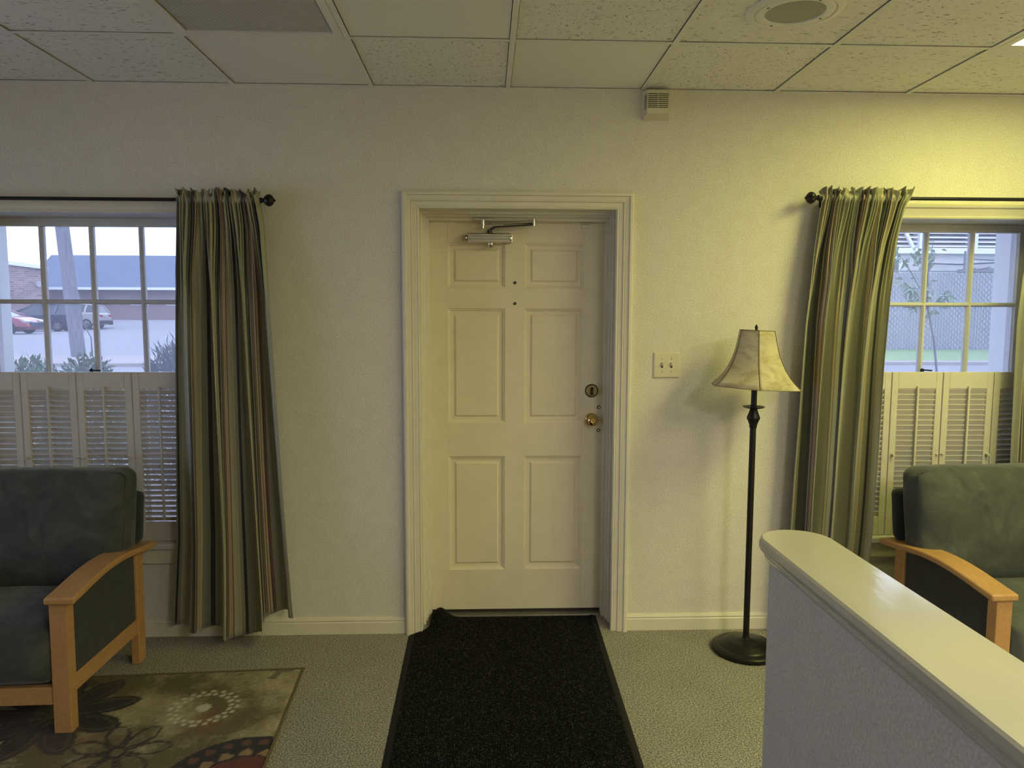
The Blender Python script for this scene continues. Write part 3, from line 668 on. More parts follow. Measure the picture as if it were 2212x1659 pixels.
def armchair():
    W2 = 0.36
    root = empty('lounge_armchair', (0, 0, 0))
    # local: front is -y; arm outer edge at +-W2; y 0 = back end of arm, -0.69 = front
    for s in (-1, 1):
        # arm top: arched plank
        n = 22; top = []; bot = []
        for i in range(n + 1):
            t = i / n; y = lerp(0.0, -0.69, t)
            z = 0.497 + 0.034 * math.sin(PI * min(1, max(0, (t - 0.06) / 0.94))) ** 1.2 - 0.004 * t
            top.append((y, z + 0.013)); bot.append((y, z - 0.013))
        xa, xb_ = sorted((s * W2, s * (W2 - 0.105)))
        arm = MB().prism(top + bot[::-1], xa, xb_, 'yz').build('arm', 'maple', root, bevel=0.007, seg=3, world=False, smooth=35)
        xo = s * (W2 - 0.035)
        x0, x1 = sorted((xo, xo - s * 0.062)); 
        MB().box(x0, x1, -0.672, -0.625, 0, 0.488).build('leg', 'maple', root, bevel=0.003, world=False)
        x0, x1 = sorted((xo, xo - s * 0.034)); MB().box(x0, x1, -0.130, -0.065, 0, 0.50).build('leg', 'maple', root, bevel=0.003, world=False)
        x0, x1 = sorted((xo - s * 0.004, xo - s * 0.030)); MB().box(x0, x1, -0.626, -0.129, 0.135, 0.198).build('side_rail', 'maple', root, bevel=0.003, world=False)
        n = 12; pts = [(lerp(-0.626, -0.129, i / n)) for i in range(n + 1)]
        topz = [0.486 + 0.034 * math.sin(PI * min(1, max(0, (-y / 0.69 - 0.06) / 0.94))) ** 1.2 for y in pts]
        poly = [(y, z) for y, z in zip(pts, topz)] + [(-0.129, 0.198), (-0.626, 0.198)]
        x0, x1 = sorted((xo - s * 0.010, xo - s * 0.028)); MB().prism(poly, x0, x1, 'yz').build('side_panel', 'suede_dark', root, world=False)
    wi = W2 - 0.10
    MB().box(-wi, wi, -0.668, -0.636, 0.105, 0.170).build('front_rail', 'maple', root, bevel=0.003, world=False)
    MB().box(-wi, wi, -0.10, -0.07, 0.135, 0.198).build('back_rail', 'maple', root, bevel=0.003, world=False)
    MB().box(-wi + 0.001, wi - 0.001, -0.64, -0.095, 0.165, 0.190).build('seat_deck', 'suede_dark', root, world=False)
    rounded_pad(-0.27, 0.27, -0.685, -0.14, 0.180, 0.395, 0.045, (0.004, 0.012, 0.018), 'seat_cushion', 'suede', root)
    rounded_pad(-0.328, 0.328, -0.285, -0.135, 0.385, 0.856, 0.042, (0.004, 0.028, 0.010), 'back_cushion', 'suede', root, lean=0.16, taper=0.75)
    pts = []
    for i in range(13):
        t = i / 12; z = lerp(0.54, 0.835, t); pts.append((0.322, z))
    for i in range(1, 7): a = PI / 2 * i / 6; pts.append((0.297 + 0.025 * math.cos(a), 0.832 + 0.018 * math.sin(a)))
    loop = pts + [(-x, z) for x, z in pts[::-1]]
    MB().tube([(x, -0.262 + 0.16 * (z - 0.385), z) for x, z in loop], 0.0035, 6).build('piping', 'suede_dark', root, world=False)
    rounded_pad(-0.315, 0.315, -0.098, -0.052, 0.30, 0.735, 0.020, (0, 0.004, 0.004), 'back_panel', 'suede_dark', root, lean=0.16, taper=0.78)
    return root
chair = armchair()
tag(chair, 'maple armchair with dark cushions in dim light on the patterned rug', 'armchair', 'maple lounge armchairs')
chair.rotation_euler = (-0.0155, 0, math.radians(1.3)); chair.location = (-1.468 - 0.36, -0.165, 0.0)
c2 = copy_tree(chair); tag(c2, 'maple armchair with grey-green cushions behind the half wall', 'armchair', 'maple lounge armchairs')
c2.rotation_euler = (0.0, 0.0, math.radians(3.3)); c2.location = (1.800 + 0.36, -0.178, 0)

# ---------------------------------------------------------------- rug
def rug():
    x0, x1, y0, y1 = -2.55, 0.0, -2.3, 0.0      # local, origin at the corner near the curtain
    nx, ny = 300, 270
    import math as m_
    olive = (0.15, 0.12, 0.05); beige = (0.50, 0.43, 0.25); rust = (0.19, 0.105, 0.042); dark = (0.028, 0.022, 0.020); cream = (0.72, 0.66, 0.50); plum = (0.055, 0.035, 0.032)
    def mixc(a, b, t): return tuple(lerp(p, q, t) for p, q in zip(a, b))
    def rot(x, y, a): return (x * m_.cos(a) - y * m_.sin(a), x * m_.sin(a) + y * m_.cos(a))
    def petals(dx, dy, n, r0, r1, wd, ph):
        r = m_.hypot(dx, dy); a = m_.atan2(dy, dx) + ph
        k = ((a / (2 * PI) * n) % 1.0) - 0.5
        t = (r - r0) / (r1 - r0)
        if t < 0 or t > 1: return None
        return abs(k) - wd * (m_.sin(PI * min(1, t ** 0.8)) ** 0.7)
    def colour(x, y):
        n1 = mnoise.fractal((x * 4.5, y * 4.5, 1.3), 0.9, 2.1, 5); n2 = mnoise.fractal((x * 3, y * 3, 7.7), 0.9, 2.1, 5); n3 = mnoise.noise((x * 60, y * 60, 2))
        c = mixc(olive, beige, max(0, min(1, 0.42 + 1.1 * n1 + 0.4 * n3))); c = mixc(c, rust, max(0, min(0.8, 1.6 * (n2 - 0.05 + 0.12 * n3))))
        # dotted ring
        dx, dy = x + 0.315, y + 0.290; r = m_.hypot(dx, dy); a = m_.atan2(dy, dx)
        if r < 0.027: c = mixc(c, cream, 0.9)
        for rr, nn, rad, of in ((0.098, 20, 0.0105, 0.0), (0.122, 20, 0.0105, 0.5)):
            if abs(r - rr) < rad + 0.004:
                k = ((a / (2 * PI) * nn + of) % 1.0 - 0.5) * 2 * PI / nn * rr
                if m_.hypot(k, r - rr) < rad: c = mixc(c, cream, 0.85)
        # outlined flower
        dx, dy = x + 0.520, y + 0.560; p = petals(dx, dy, 7, 0.02, 0.175, 0.40, 0.3); r = m_.hypot(dx, dy)
        if p is not None and r > 0.02:
            lw = 0.055 / max(0.3, r / 0.1)
            if abs(p) < lw * 1.3: c = mixc(c, dark, 0.9)
            elif p < 0 and n1 > 0.1: c = mixc(c, beige, 0.6)
        if abs(r - 0.028) < 0.006: c = dark
        # medallion at the right edge
        dx, dy = x + 0.06, y + 0.77; r = m_.hypot(dx, dy); a = m_.atan2(dy, dx)
        if r < 0.265:
            c = mixc(dark, (0.02, 0.028, 0.026), 0.5)
            if abs(r - 0.228) < 0.022:
                k = ((a / (2 * PI) * 24) % 1.0 - 0.5) * 2 * PI / 24 * 0.228
                if m_.hypot(k, r - 0.228) < 0.0175: c = (0.15, 0.065, 0.045)
            p = petals(dx, dy, 16, 0.10, 0.195, 0.43, 0.1)
            if p is not None and p < 0: c = mixc((0.30, 0.17, 0.08), (0.36, 0.26, 0.14), max(0, min(1, 0.5 + n1 * 2)))
            if r < 0.145: c = mixc((0.17, 0.045, 0.03), (0.12, 0.03, 0.03), max(0, min(1, 0.5 + 2 * n1)))
            if abs(r - 0.148) < 0.005: c = dark
        # large dark bloom under the chair
        dx, dy = x + 0.86, y + 0.30; p = petals(dx, dy, 9, 0.0, 0.30, 0.52, 0.0)
        if p is not None and p < 0:
            c = mixc(plum, (0.02, 0.018, 0.018), max(0, min(1, 0.5 + 2.2 * n1)))
            if abs(p + 0.16) < 0.03: c = mixc(c, olive, 0.5)
        dx, dy = x + 0.33, y + 0.045
        if n1 + n2 > 0.42 and y > -0.09: c = mixc(c, dark, 0.6)
        return c
    root = thing('area_rug', (-0.782, -0.362, 0.0), 'olive and beige patterned rug with dotted ring and dark medallion', 'rug', rz=math.radians(3.2))
    def fn(u, v):
        x = lerp(x0, x1, u); y = lerp(y0, y1, v)
        e = min(x1 - x, y1 - y, x - x0, y - y0)
        return (x, y, 0.004 + 0.006 * smooth01(0, 0.012, e))
    b = MB().grid(fn, nx, ny); me = b.mesh('rug', smooth=180, fix=False)
    at = me.color_attributes.new('pattern', 'FLOAT_COLOR', 'POINT')
    data = []
    for v in me.vertices: data += [*colour(v.co.x, v.co.y), 1.0]
    at.data.foreach_set('color', data)
    link('pile', me, 'rug_pile', root)
    mb = MB(); h = 0.0095; t = 0.008
    mb.box(x0, x1 + t, y1 - 0.002, y1 + t, 0.0, h).box(x1 - 0.002, x1 + t, y0, y1 - 0.002, 0.0, h).box(x0 - t, x1 + t, y0 - t, y0 + 0.002, 0, h).box(x0 - t, x0 + 0.002, y0, y1 + t, 0, h)
    mb.build('binding', mat('rug_binding', (0.13, 0.095, 0.05), rough=0.9), root, world=False, bevel=0.002)
rug()

# ---------------------------------------------------------------- door mat
def doormat():
    root = thing('door_mat', (0.1, -0.7, 0.0), 'black ribbed runner mat with rubber edge at the door', 'door mat')
    yb, yf = 0.172, -2.3
    def place(x, y):
        # mat lies flat; where the door recess is narrower the left corner rucks up against the jamb
        rec = smooth01(-0.05, 0.05, y)
        z = 0.004 + 0.0
        if x < -0.10:
            lim = lerp(x, max(x, -0.272 + 0.20 * (x + 0.366)), rec); 
            z += rec * 0.050 * math.exp(-((lim + 0.225) / 0.045) ** 2) * smooth01(-0.04, 0.12, y)
            x = lim
        return (x, y, z)
    def xe(s, y): # side edges
        return lerp(-0.366, -0.350, (y - 0.15) / -1.2) if s < 0 else lerp(0.558, 0.534, (y - 0.15) / -1.2)
    bw = 0.028
    def field(u, v):
        y = lerp(yf + bw, yb - bw, v); p = place(lerp(xe(-1, y) + bw, xe(1, y) - bw, u), y); return (p[0], p[1], p[2] + 0.005)
    MB().grid(field, 60, 150).build('ribbed_field', 'mat_fibre', root, smooth=180)
    def strip(fn, name):
        MB().grid(fn, 4, 160).build(name, 'mat_rubber', root, smooth=180)
    prof = lambda a: 0.0045 * smooth01(0, 0.5, a)
    for s in (-1, 1):
        def fn(u, v, s=s):
            y = lerp(yf, yb, v); p = place(xe(s, y) - s * bw * u * 1.05, y); return (p[0], p[1], p[2] - 0.003 + prof(u))
        strip(fn, 'rubber_edge')
    for ye, d in ((yb, -1), (yf, 1)):
        def fn(u, v, ye=ye, d=d):
            y = ye + d * bw * u * 1.05; p = place(lerp(xe(-1, y), xe(1, y), v), y); return (p[0], p[1], p[2] - 0.003 + prof(u))
        strip(fn, 'rubber_edge')
doormat()

# ---------------------------------------------------------------- half wall
hw = tag(empty('wall_partition', (0.722, -2.8, 0)), 'papered half wall with rounded cream wooden cap', 'half wall', kind='structure')
def stadium(cx, half, y_end, ry, y_back, n=20):
    pts = [(cx - half, y_back)]
    for i in range(n + 1):
        t = PI - PI * i / n; pts.append((cx + half * math.cos(t), y_end - ry + ry * math.sin(t)))
    pts.append((cx + half, y_back)); return pts
MB().prism(stadium(0.722, 0.062, -1.712, 0.052, -5.2), 0, 0.962, 'xy').build('panel_body', 'wallpaper', hw, smooth=30)
mb = MB(); layers = [(0.066, 0.945), (0.070, 0.948), (0.074, 0.958), (0.070, 0.964), (0.082, 0.970), (0.0865, 0.978), (0.0865, 0.988), (0.084, 0.996), (0.079, 1.000)]
rings = [[(x, y, z) for x, y in stadium(0.722, hf, -1.681 - (0.0865 - hf), 0.085 - (0.0865 - hf), -5.2)] for hf, z in layers]
n = len(rings[0]); vs = [p for r_ in rings for p in r_]; fs = []
for i in range(len(rings) - 1):
    for k in range(n - 1): fs.append((i * n + k, i * n + k + 1, (i + 1) * n + k + 1, (i + 1) * n + k))
fs.append(tuple((len(rings) - 1) * n + k for k in range(n))); fs.append(tuple(range(n))[::-1])
mb.add(vs, fs); mb.build('cap', 'cap_paint', hw, smooth=32)

# ---------------------------------------------------------------- floor lamp
def lamp(cx, cy):
    root = thing('floor_lamp', (cx, cy, 0), 'black floor lamp with bell shaped parchment shade, switched off', 'floor lamp')
    MB().lathe([(0.146, 0), (0.149, 0.006), (0.149, 0.020), (0.142, 0.026), (0.118, 0.030), (0.112, 0.036), (0.092, 0.040), (0.086, 0.046), (0.060, 0.052), (0.024, 0.058), (0.016, 0.064), (0.014, 0.075)], (cx, cy, 0), 'z', 48).build('base', 'bronze_black', root, smooth=35)
    MB().lathe([(0.0135, 0.06), (0.0135, 1.035)], (cx, cy, 0), 'z', 20).build('pole', 'bronze_black', root, smooth=40)
    MB().lathe([(0.0135, 1.02), (0.0165, 1.028), (0.0165, 1.034), (0.018, 1.040), (0.025, 1.058), (0.0285, 1.064), (0.0285, 1.070), (0.022, 1.086), (0.016, 1.104), (0.012, 1.110)], (cx, cy, 0), 'z', 28).build('turned_knop', 'bronze_black', root, smooth=35)
    MB().lathe([(0.012, 1.106), (0.040, 1.112), (0.0465, 1.116), (0.0465, 1.119), (0.030, 1.116), (0.012, 1.114)], (cx, cy, 0), 'z', 36).build('drip_dish', 'bronze_black', root, smooth=35)
    MB().lathe([(0.0125, 1.112), (0.0125, 1.25), (0.008, 1.26), (0.008, 1.27)], (cx, cy, 0), 'z', 20).build('socket_stem', 'bronze_black', root, smooth=40)
    MB().lathe([(0.002, 1.44), (0.006, 1.446), (0.0055, 1.460), (0.007, 1.466), (0.004, 1.474), (0.001, 1.478)], (cx, cy, 0), 'z', 14).build('finial', 'bronze_black', root, smooth=50)
    prof = [(0.078, 1.452), (0.082, 1.430), (0.087, 1.405), (0.094, 1.375), (0.103, 1.345), (0.115, 1.315), (0.130, 1.285), (0.150, 1.255), (0.174, 1.228), (0.198, 1.206)]
    seam0 = math.radians(-105)
    def radf(t):
        k = ((t - seam0) / (PI / 3)) % 1.0 - 0.5
        hexr = math.cos(PI / 6) / math.cos(k * PI / 3)
        return 0.35 + 0.65 * (hexr * 1.03)
    seg = 96
    def ring(r, h): return [(r * radf(seam0 + 2 * PI * k / seg) * math.cos(seam0 + 2 * PI * k / seg) + cx, r * radf(seam0 + 2 * PI * k / seg) * math.sin(seam0 + 2 * PI * k / seg) + cy, h) for k in range(seg)]
    # shade rides slightly tilted on its harp
    def tilt(p): return (p[0] + 0.004, p[1], p[2] - 0.045 * (p[0] - cx))
    sh = None
    for q in range(6):
        vs = []; fs = []; m_ = seg // 6 + 1
        for r, h in prof:
            rg = ring(r, h); vs += [tilt(rg[(q * (seg // 6) + k) % seg]) for k in range(m_)]
        for i in range(len(prof) - 1):
            for k in range(m_ - 1): fs.append((i * m_ + k, i * m_ + k + 1, (i + 1) * m_ + k + 1, (i + 1) * m_ + k))
        b = MB().add(vs, fs)
        o_ = b.build('shade_panel', 'shade_skin', root, smooth=60); s_ = o_.modifiers.new('solid', 'SOLIDIFY'); s_.thickness = 0.002
        pts = [tilt(ring(r + 0.0008, h)[q * (seg // 6)]) for r, h in prof]
        MB().tube(pts, 0.0012, 6).build('seam', mat('seam_thread', (0.16, 0.12, 0.06), rough=0.8), root)
    for r, h in (prof[0], prof[-1]):
        rg = [tilt(p) for p in ring(r, h)]; MB().tube(rg + rg[:1], 0.0018, 6, cap=False).build('shade_rim', mat('rim_trim', (0.24, 0.19, 0.10), rough=0.7), root)
    MB().bar(tilt((cx - 0.075, cy, 1.446)), tilt((cx + 0.075, cy, 1.446)), 0.003).bar((cx, cy - 0.075, 1.446), (cx, cy + 0.075, 1.446), 0.003).tube([(cx, cy, 1.262), (cx - 0.05, cy, 1.30), (cx - 0.055, cy, 1.37), (cx, cy, 1.446), (cx + 0.055, cy, 1.37), (cx + 0.05, cy, 1.30), (cx, cy, 1.262)], 0.002, 6).build('harp', 'brass', root)
    MB().lathe([(0.008, 1.268), (0.013, 1.28), (0.026, 1.32), (0.03, 1.34), (0.026, 1.362), (0.012, 1.378), (0.001, 1.38)], (cx, cy, 0), 'z', 20).build('bulb', mat('bulb_glass', (0.7, 0.7, 0.68), rough=0.3), root, smooth=60)
lamp(1.182, -0.24)

# ---------------------------------------------------------------- small wall and ceiling fittings
def switch_plate():
    cx, cz = 0.850, 1.284; hw_, hh = 0.0625, 0.0605
    root = thing('light_switch', (cx, 0, cz), 'ivory double toggle light switch plate beside the door', 'light switch')
    mb = MB(); k = 0.006
    mb.add([(cx - hw_, 0, cz - hh), (cx + hw_, 0, cz - hh), (cx + hw_, 0, cz + hh), (cx - hw_, 0, cz + hh), (cx - hw_, -0.003, cz - hh), (cx + hw_, -0.003, cz - hh), (cx + hw_, -0.003, cz + hh), (cx - hw_, -0.003, cz + hh),
            (cx - hw_ + k, -0.0075, cz - hh + k), (cx + hw_ - k, -0.0075, cz - hh + k), (cx + hw_ - k, -0.0075, cz + hh - k), (cx - hw_ + k, -0.0075, cz + hh - k)],
           [(0, 3, 2, 1), (0, 1, 5, 4), (1, 2, 6, 5), (2, 3, 7, 6), (3, 0, 4, 7), (4, 5, 9, 8), (5, 6, 10, 9), (6, 7, 11, 10), (7, 4, 8, 11), (8, 9, 10, 11)])
    mb.build('plate', 'ivory_plastic', root)
    for sx in (-0.022, 0.022):
        x = cx + sx
        sl = MB().box(x - 0.005, x + 0.005, -0.0082, -0.0070, cz - 0.012, cz + 0.012).build('slot', 'dark_gap', root)
        MB().prism([(-0.007, cz - 0.005), (-0.019, cz + 0.006), (-0.019, cz + 0.011), (-0.007, cz + 0.009)], x - 0.0042, x + 0.0042, 'yz').build('toggle', 'ivory_plastic', root, bevel=0.001)
        for sz in (-0.030, 0.030):
            MB().lathe([(0.0038, -0.0074), (0.0032, -0.0095), (0.0005, -0.0098)], (x, 0, cz + sz), 'y', 12).build('screw', 'brass', root, smooth=50)
switch_plate()
def chime():
    x0, x1, z0, z1 = 0.712, 0.835, 2.398, 2.524; d = 0.052; k = 0.012
    root = thing('wall_sounder', ((x0 + x1) / 2, 0, (z0 + z1) / 2), 'small cream slotted sounder box on the wall under the ceiling', 'sounder box')
    f = (x0 + k, x1 - k, z0 + k * 1.6, z1 - 0.004)
    mb = MB().add([(x0, 0, z0), (x1, 0, z0), (x1, 0, z1), (x0, 0, z1), (x0, -0.006, z0), (x1, -0.006, z0), (x1, -0.006, z1), (x0, -0.006, z1), (f[0], -d, f[2]), (f[1], -d, f[2]), (f[1], -d, f[3]), (f[0], -d, f[3])],
                  [(0, 1, 2, 3), (0, 1, 5, 4), (1, 2, 6, 5), (2, 3, 7, 6), (3, 0, 4, 7), (4, 5, 9, 8), (5, 6, 10, 9), (6, 7, 11, 10), (7, 4, 8, 11), (8, 9, 10, 11)])
    mb.build('housing', 'ivory_plastic', root, bevel=0.0015)
    xm = (f[0] + f[1]) / 2
    for i in range(8):
        z = f[2] + 0.026 + i * 0.0082
        for a, b in ((f[0] + 0.004, xm - 0.0015), (xm + 0.0015, f[1] - 0.004)):
            MB().box(a, b, -d - 0.0006, -d + 0.004, z - 0.0016, z + 0.0016).build('slot', 'dark_gap', root)
        MB().box(f[0], f[1], -d - 0.003, -d, z + 0.0020, z + 0.0062).build('slat', 'ivory_plastic', root, bevel=0.001, seg=1)
        zz = z; MB().add([(f[0] + 0.0005, -d + 0.003, zz), (f[0] - 0.006, -d + 0.026, zz - 0.002), (f[0] - 0.006, -d + 0.026, zz - 0.0055), (f[0] + 0.0005, -d + 0.003, zz - 0.0035), (f[0] - 0.0012, -d + 0.003, zz), (f[0] - 0.0075, -d + 0.026, zz - 0.002), (f[0] - 0.0075, -d + 0.026, zz - 0.0055), (f[0] - 0.0012, -d + 0.003, zz - 0.0035)],
                         [(0, 1, 2, 3), (4, 5, 6, 7), (0, 1, 5, 4), (1, 2, 6, 5), (2, 3, 7, 6), (3, 0, 4, 7)]).build('side_slot', 'dark_gap', root)
chime()
def speaker():
    cx, cy, z = 1.038, -0.872, CZ + 0.006
    root = thing('ceiling_speaker', (cx, cy, z), 'round white ceiling speaker with grey perforated grille', 'speaker')
    MB().lathe([(0.158, z), (0.158, z - 0.005), (0.152, z - 0.009), (0.134, z - 0.011), (0.130, z - 0.005), (0.126, z - 0.010), (0.121, z - 0.012), (0.098, z - 0.010), (0.096, z - 0.004), (0.094, z - 0.004)], (cx, cy, 0), 'z', 64).build('baffle', 'grid_white', root, smooth=35)
    m, nt, b = _new('grille'); setp(b, rough=0.5, metal=0.3)
    v = coords(nt, (1, 1, 1), 'Object', (0, 0, 0.6)); wv = N(nt, 'ShaderNodeTexWave'); wv.inputs['Scale'].default_value = 70; L(nt, v, wv.inputs['Vector'])
    L(nt, ramp(nt, wv.outputs['Fac'], [(0.25, (0.16, 0.155, 0.14)), (0.7, (0.55, 0.54, 0.49))]), b.inputs['Base Color'])
    MB().lathe([(0.001, z - 0.010), (0.05, z - 0.0095), (0.0955, z - 0.006), (0.0955, z - 0.003)], (cx, cy, 0), 'z', 48).build('grille', 'grille', root, smooth=40)
    for i in range(4):
        a = i * PI / 2 + 0.35; MB().lathe([(0.0045, z - 0.009), (0.004, z - 0.0125), (0.0005, z - 0.013)], (cx + 0.112 * math.cos(a), cy + 0.112 * math.sin(a), 0), 'z', 10).build('screw', 'dark_steel', root)
speaker()

# ---------------------------------------------------------------- outdoors
GZ = 0.5
def ground(name, x0, x1, m, prof, label, cat):
    vs = [(x, y, z) for y, z in prof for x in (x0, x1)]
    fs = [(2 * i, 2 * i + 1, 2 * i + 3, 2 * i + 2) for i in range(len(prof) - 1)]
    b = MB().add(vs, fs); o_ = b.build(name, m); tag(o_, label, cat, kind='structure'); return o_
ground('asphalt_ground', -120, 120, 'asphalt', [(0.27, -0.13), (6, -0.05), (9.2, GZ - 0.02), (46, GZ), (56, 1.09), (150, 1.2)], 'pale asphalt street and parking lot outside', 'street')
tag(MB().box(-40, XL - 0.2, -30, 0.27, -0.2, -0.13).build('added_bounce_yard', 'bounce_paving'), 'unseen pale paving added to bounce light into the side window', 'paving', kind='structure')  # added ground, bright to bounce light up through the side window
tag(MB().box(-60, 2.5, 11.4, 14.3, GZ - 0.1, GZ + 0.05).build('sidewalk', 'concrete'), 'pale concrete sidewalk by the utility pole', 'sidewalk', kind='structure')
tag(MB().box(4, 60, 12.5, 18.3, GZ - 0.1, GZ + 0.03).build('grass_strip', 'lawn'), 'strip of short green grass in front of the grey fence', 'grass', kind='stuff')
tag(MB().box(4, 60, 11.9, 12.4, GZ - 0.1, GZ + 0.05).build('kerb', 'concrete'), 'low concrete kerb edging the grass strip', 'kerb', kind='structure')
tag(MB().box(-8, 8, 0.5, 3.6, -0.14, -0.075).build('planting_bed', 'soil'), 'dark soil planting bed under the windows', 'bed', kind='structure')
# utility pole leaning
root = thing('utility_pole', (-9.42, 13.8, GZ), 'thick leaning wooden utility pole beyond the hedge', 'pole')
pts = []; 
for i in range(9):
    t = i / 8; z = lerp(GZ - 0.1, 8.0, t); pts.append((-9.40 - 0.075 * (z - GZ), 13.8, z))
MB().tube(pts, [lerp(0.155, 0.125, i / 8) for i in range(9)], 18).build('trunk', 'bark', root, smooth=50)
MB().tube([(-9.23, 13.62, 2.0), (-9.15, 13.55, 1.35), (-8.95, 13.5, 1.02), (-8.93, 13.5, GZ)], 0.012, 6).build('guy_wire', 'tinted_glass', root)

def car(label, paint, loc, rz, kind):
    root = thing('parked_car', loc, label, 'car', 'cars parked across the street', rz=rz)
    # local: front towards +x, centre at the middle, wheels on z=0
    if kind == 'sedan':
        body = [(-2.3, 0.35), (-2.32, 0.75), (-2.2, 0.95), (-1.7, 1.0), (0.75, 0.98), (1.5, 0.90), (2.1, 0.76), (2.32, 0.58), (2.36, 0.35), (2.2, 0.22), (-2.2, 0.24)]
        gh = [(-1.75, 0.98), (-1.0, 1.36), (-0.3, 1.44), (0.25, 1.40), (1.15, 0.94)]; roof = [(-1.02, 1.35), (-0.3, 1.435), (0.26, 1.395), (0.26, 1.42), (-0.3, 1.46), (-1.02, 1.375)]; glass = 'pale_glass'
    else:
        body = [(-2.2, 0.42), (-2.26, 0.8), (-2.18, 1.08), (-1.9, 1.12), (0.8, 1.08), (1.6, 1.02), (2.15, 0.86), (2.25, 0.45), (2.1, 0.28), (-2.05, 0.30)]
        gh = [(-2.12, 1.08), (-1.85, 1.58), (-1.0, 1.66), (0.0, 1.62), (1.1, 1.06)]; roof = [(-1.87, 1.56), (-1.0, 1.65), (0.05, 1.60), (0.05, 1.64), (-1.0, 1.70), (-1.9, 1.63)]; glass = 'tinted_glass'
    b = MB().prism(body, -0.88, 0.88)
    b.build('body', paint, root, bevel=0.09, seg=3, world=False, smooth=50)
    n = len(gh); zb_ = gh[0][1]; zt = max(z for _, z in gh)
    vs = []
    for s in (-1, 1):
        for x, z in gh: vs.append((x, s * lerp(0.82, 0.60, (z - zb_) / (zt - zb_)), z))
    fs = [tuple(range(n)), tuple(range(2 * n - 1, n - 1, -1))] + [(i, i + n, (i + 1) % n + n, (i + 1) % n) for i in range(n)]
    MB().add(vs, fs).build('cabin_glass', glass, root, world=False)
    MB().prism(roof, -0.63, 0.63).build('roof', paint, root, bevel=0.03, world=False)
    for s in (-1, 1):
        for (xa, za), (xb_, zb2) in ((gh[0], gh[1]), (gh[-2], gh[-1])):
            f_ = lambda z: s * (lerp(0.82, 0.60, (z - zb_) / (zt - zb_)) + 0.005)
            MB().bar((xa, f_(za), za), (xb_, f_(zb2), zb2), 0.10, 0.08).build('pillar', paint, root, world=False)
        xm = -0.45; MB().bar((xm, s * 0.83, zb_), (xm, s * 0.63, zt - 0.03), 0.08, 0.05).build('pillar', paint, root, world=False)
        if kind == 'suv': MB().bar((-1.25, s * 0.83, zb_), (-1.35, s * 0.63, zt - 0.05), 0.14, 0.05).build('pillar', paint, root, world=False)
        MB().box(0.85, 1.02, s * 0.98 - 0.08, s * 0.98 + 0.08, zb_ + 0.0, zb_ + 0.13).build('mirror', paint, root, bevel=0.03, world=False)
        for x in (-1.38, 1.40):
            wv = MB().lathe([(0.18, s * 0.70), (0.34, s * 0.70), (0.345, s * 0.74), (0.345, s * 0.88), (0.33, s * 0.90), (0.235, s * 0.90), (0.225, s * 0.87)], (x, 0, 0.345), 'y', 28).build('wheel', 'tyre', root, smooth=40, world=False)
            rm = MB().lathe([(0.05, s * 0.895), (0.06, s * 0.885)], (x, 0, 0.345), 'y', 12)
            for k in range(10):
                a = 2 * PI * k / 10; rm.bar((x + 0.04 * math.cos(a), s * 0.885, 0.345 + 0.04 * math.sin(a)), (x + 0.225 * math.cos(a), s * 0.885, 0.345 + 0.225 * math.sin(a)), 0.035, 0.03, up=(0, 1, 0))
            rm.build('rim', 'alloy', wv, world=False)
        MB().box(-2.27, -2.0, s * 0.62 - 0.2, s * 0.62 + 0.2, 0.80, 0.98).build('tail_light', 'red_lens', root, bevel=0.03, world=False)
        MB().prism([(1.75, 0.66), (2.30, 0.58), (2.32, 0.68), (2.05, 0.78)], s * 0.62 - 0.255, s * 0.62 + 0.255).build('headlight', 'clear_lens', root, bevel=0.02, world=False)
        MB().box(-2.3, 2.3, s * 0.885 - 0.012, s * 0.885 + 0.012, 0.28, 0.38).build('sill', 'tyre', root, world=False)
    MB().box(2.30, 2.38, -0.55, 0.55, 0.36, 0.62).build('front_grille', 'tinted_glass', root, bevel=0.02, world=False)
    MB().box(-2.34, -2.22, -0.85, 0.85, 0.36, 0.58).build('rear_bumper', 'tyre' if kind == 'suv' else paint, root, bevel=0.03, world=False)
    MB().box(-2.31, -2.26, -0.26, 0.26, 0.72, 0.86).build('number_plate', 'clear_lens', root, world=False)
car('red sedan parked nose towards the utility pole', 'red_paint', (-26.15, 36.3, GZ), math.radians(0), 'sedan')
car('dark blue parked estate behind the red sedan', 'navy_paint', (-27.6, 42.7, GZ), math.radians(190), 'suv')
car('white parked utility vehicle behind the utility pole', 'white_paint', (-28.1, 47.3, GZ + 0.06), math.radians(182), 'suv')

def building_left():
    root = thing('brick_building', (-31.3, 50.0, 0.7), 'low tan brick building with sloping roof edge behind the cars', 'building', rz=math.radians(33))
    # local: right end of the front wall at the origin, wall runs to -x, depth towards +y
    MB().prism([(-26, -0.6), (0, -0.6), (0, 4.02), (-26, 7.0)], 0, 9).build('brick_wall', 'brick_left', root, world=False)
    MB().prism([(-26, 7.0), (0.2, 4.0), (0.2, 4.25), (-26, 7.25)], -0.3, 9.3).build('roof_fascia', 'white_outdoor', root, world=False)
    aw = MB().box(-5.6, -2.1, -1.0, 0.0, 2.35, 2.75).build('door_awning', 'white_outdoor', root, world=False)
    for x in (-3.9, -2.9): MB().bar((x - 1.6, -0.05, 3.75), (x, -0.9, 2.72), 0.06).build('awning_stay', 'white_outdoor', aw, world=False)
    MB().lathe([(0.2, -0.3), (0.24, -0.15), (0.1, 0.0)], (-0.35, 0, 2.95), 'y', 16).build('wall_lamp', 'clear_lens', root, world=False)
building_left()
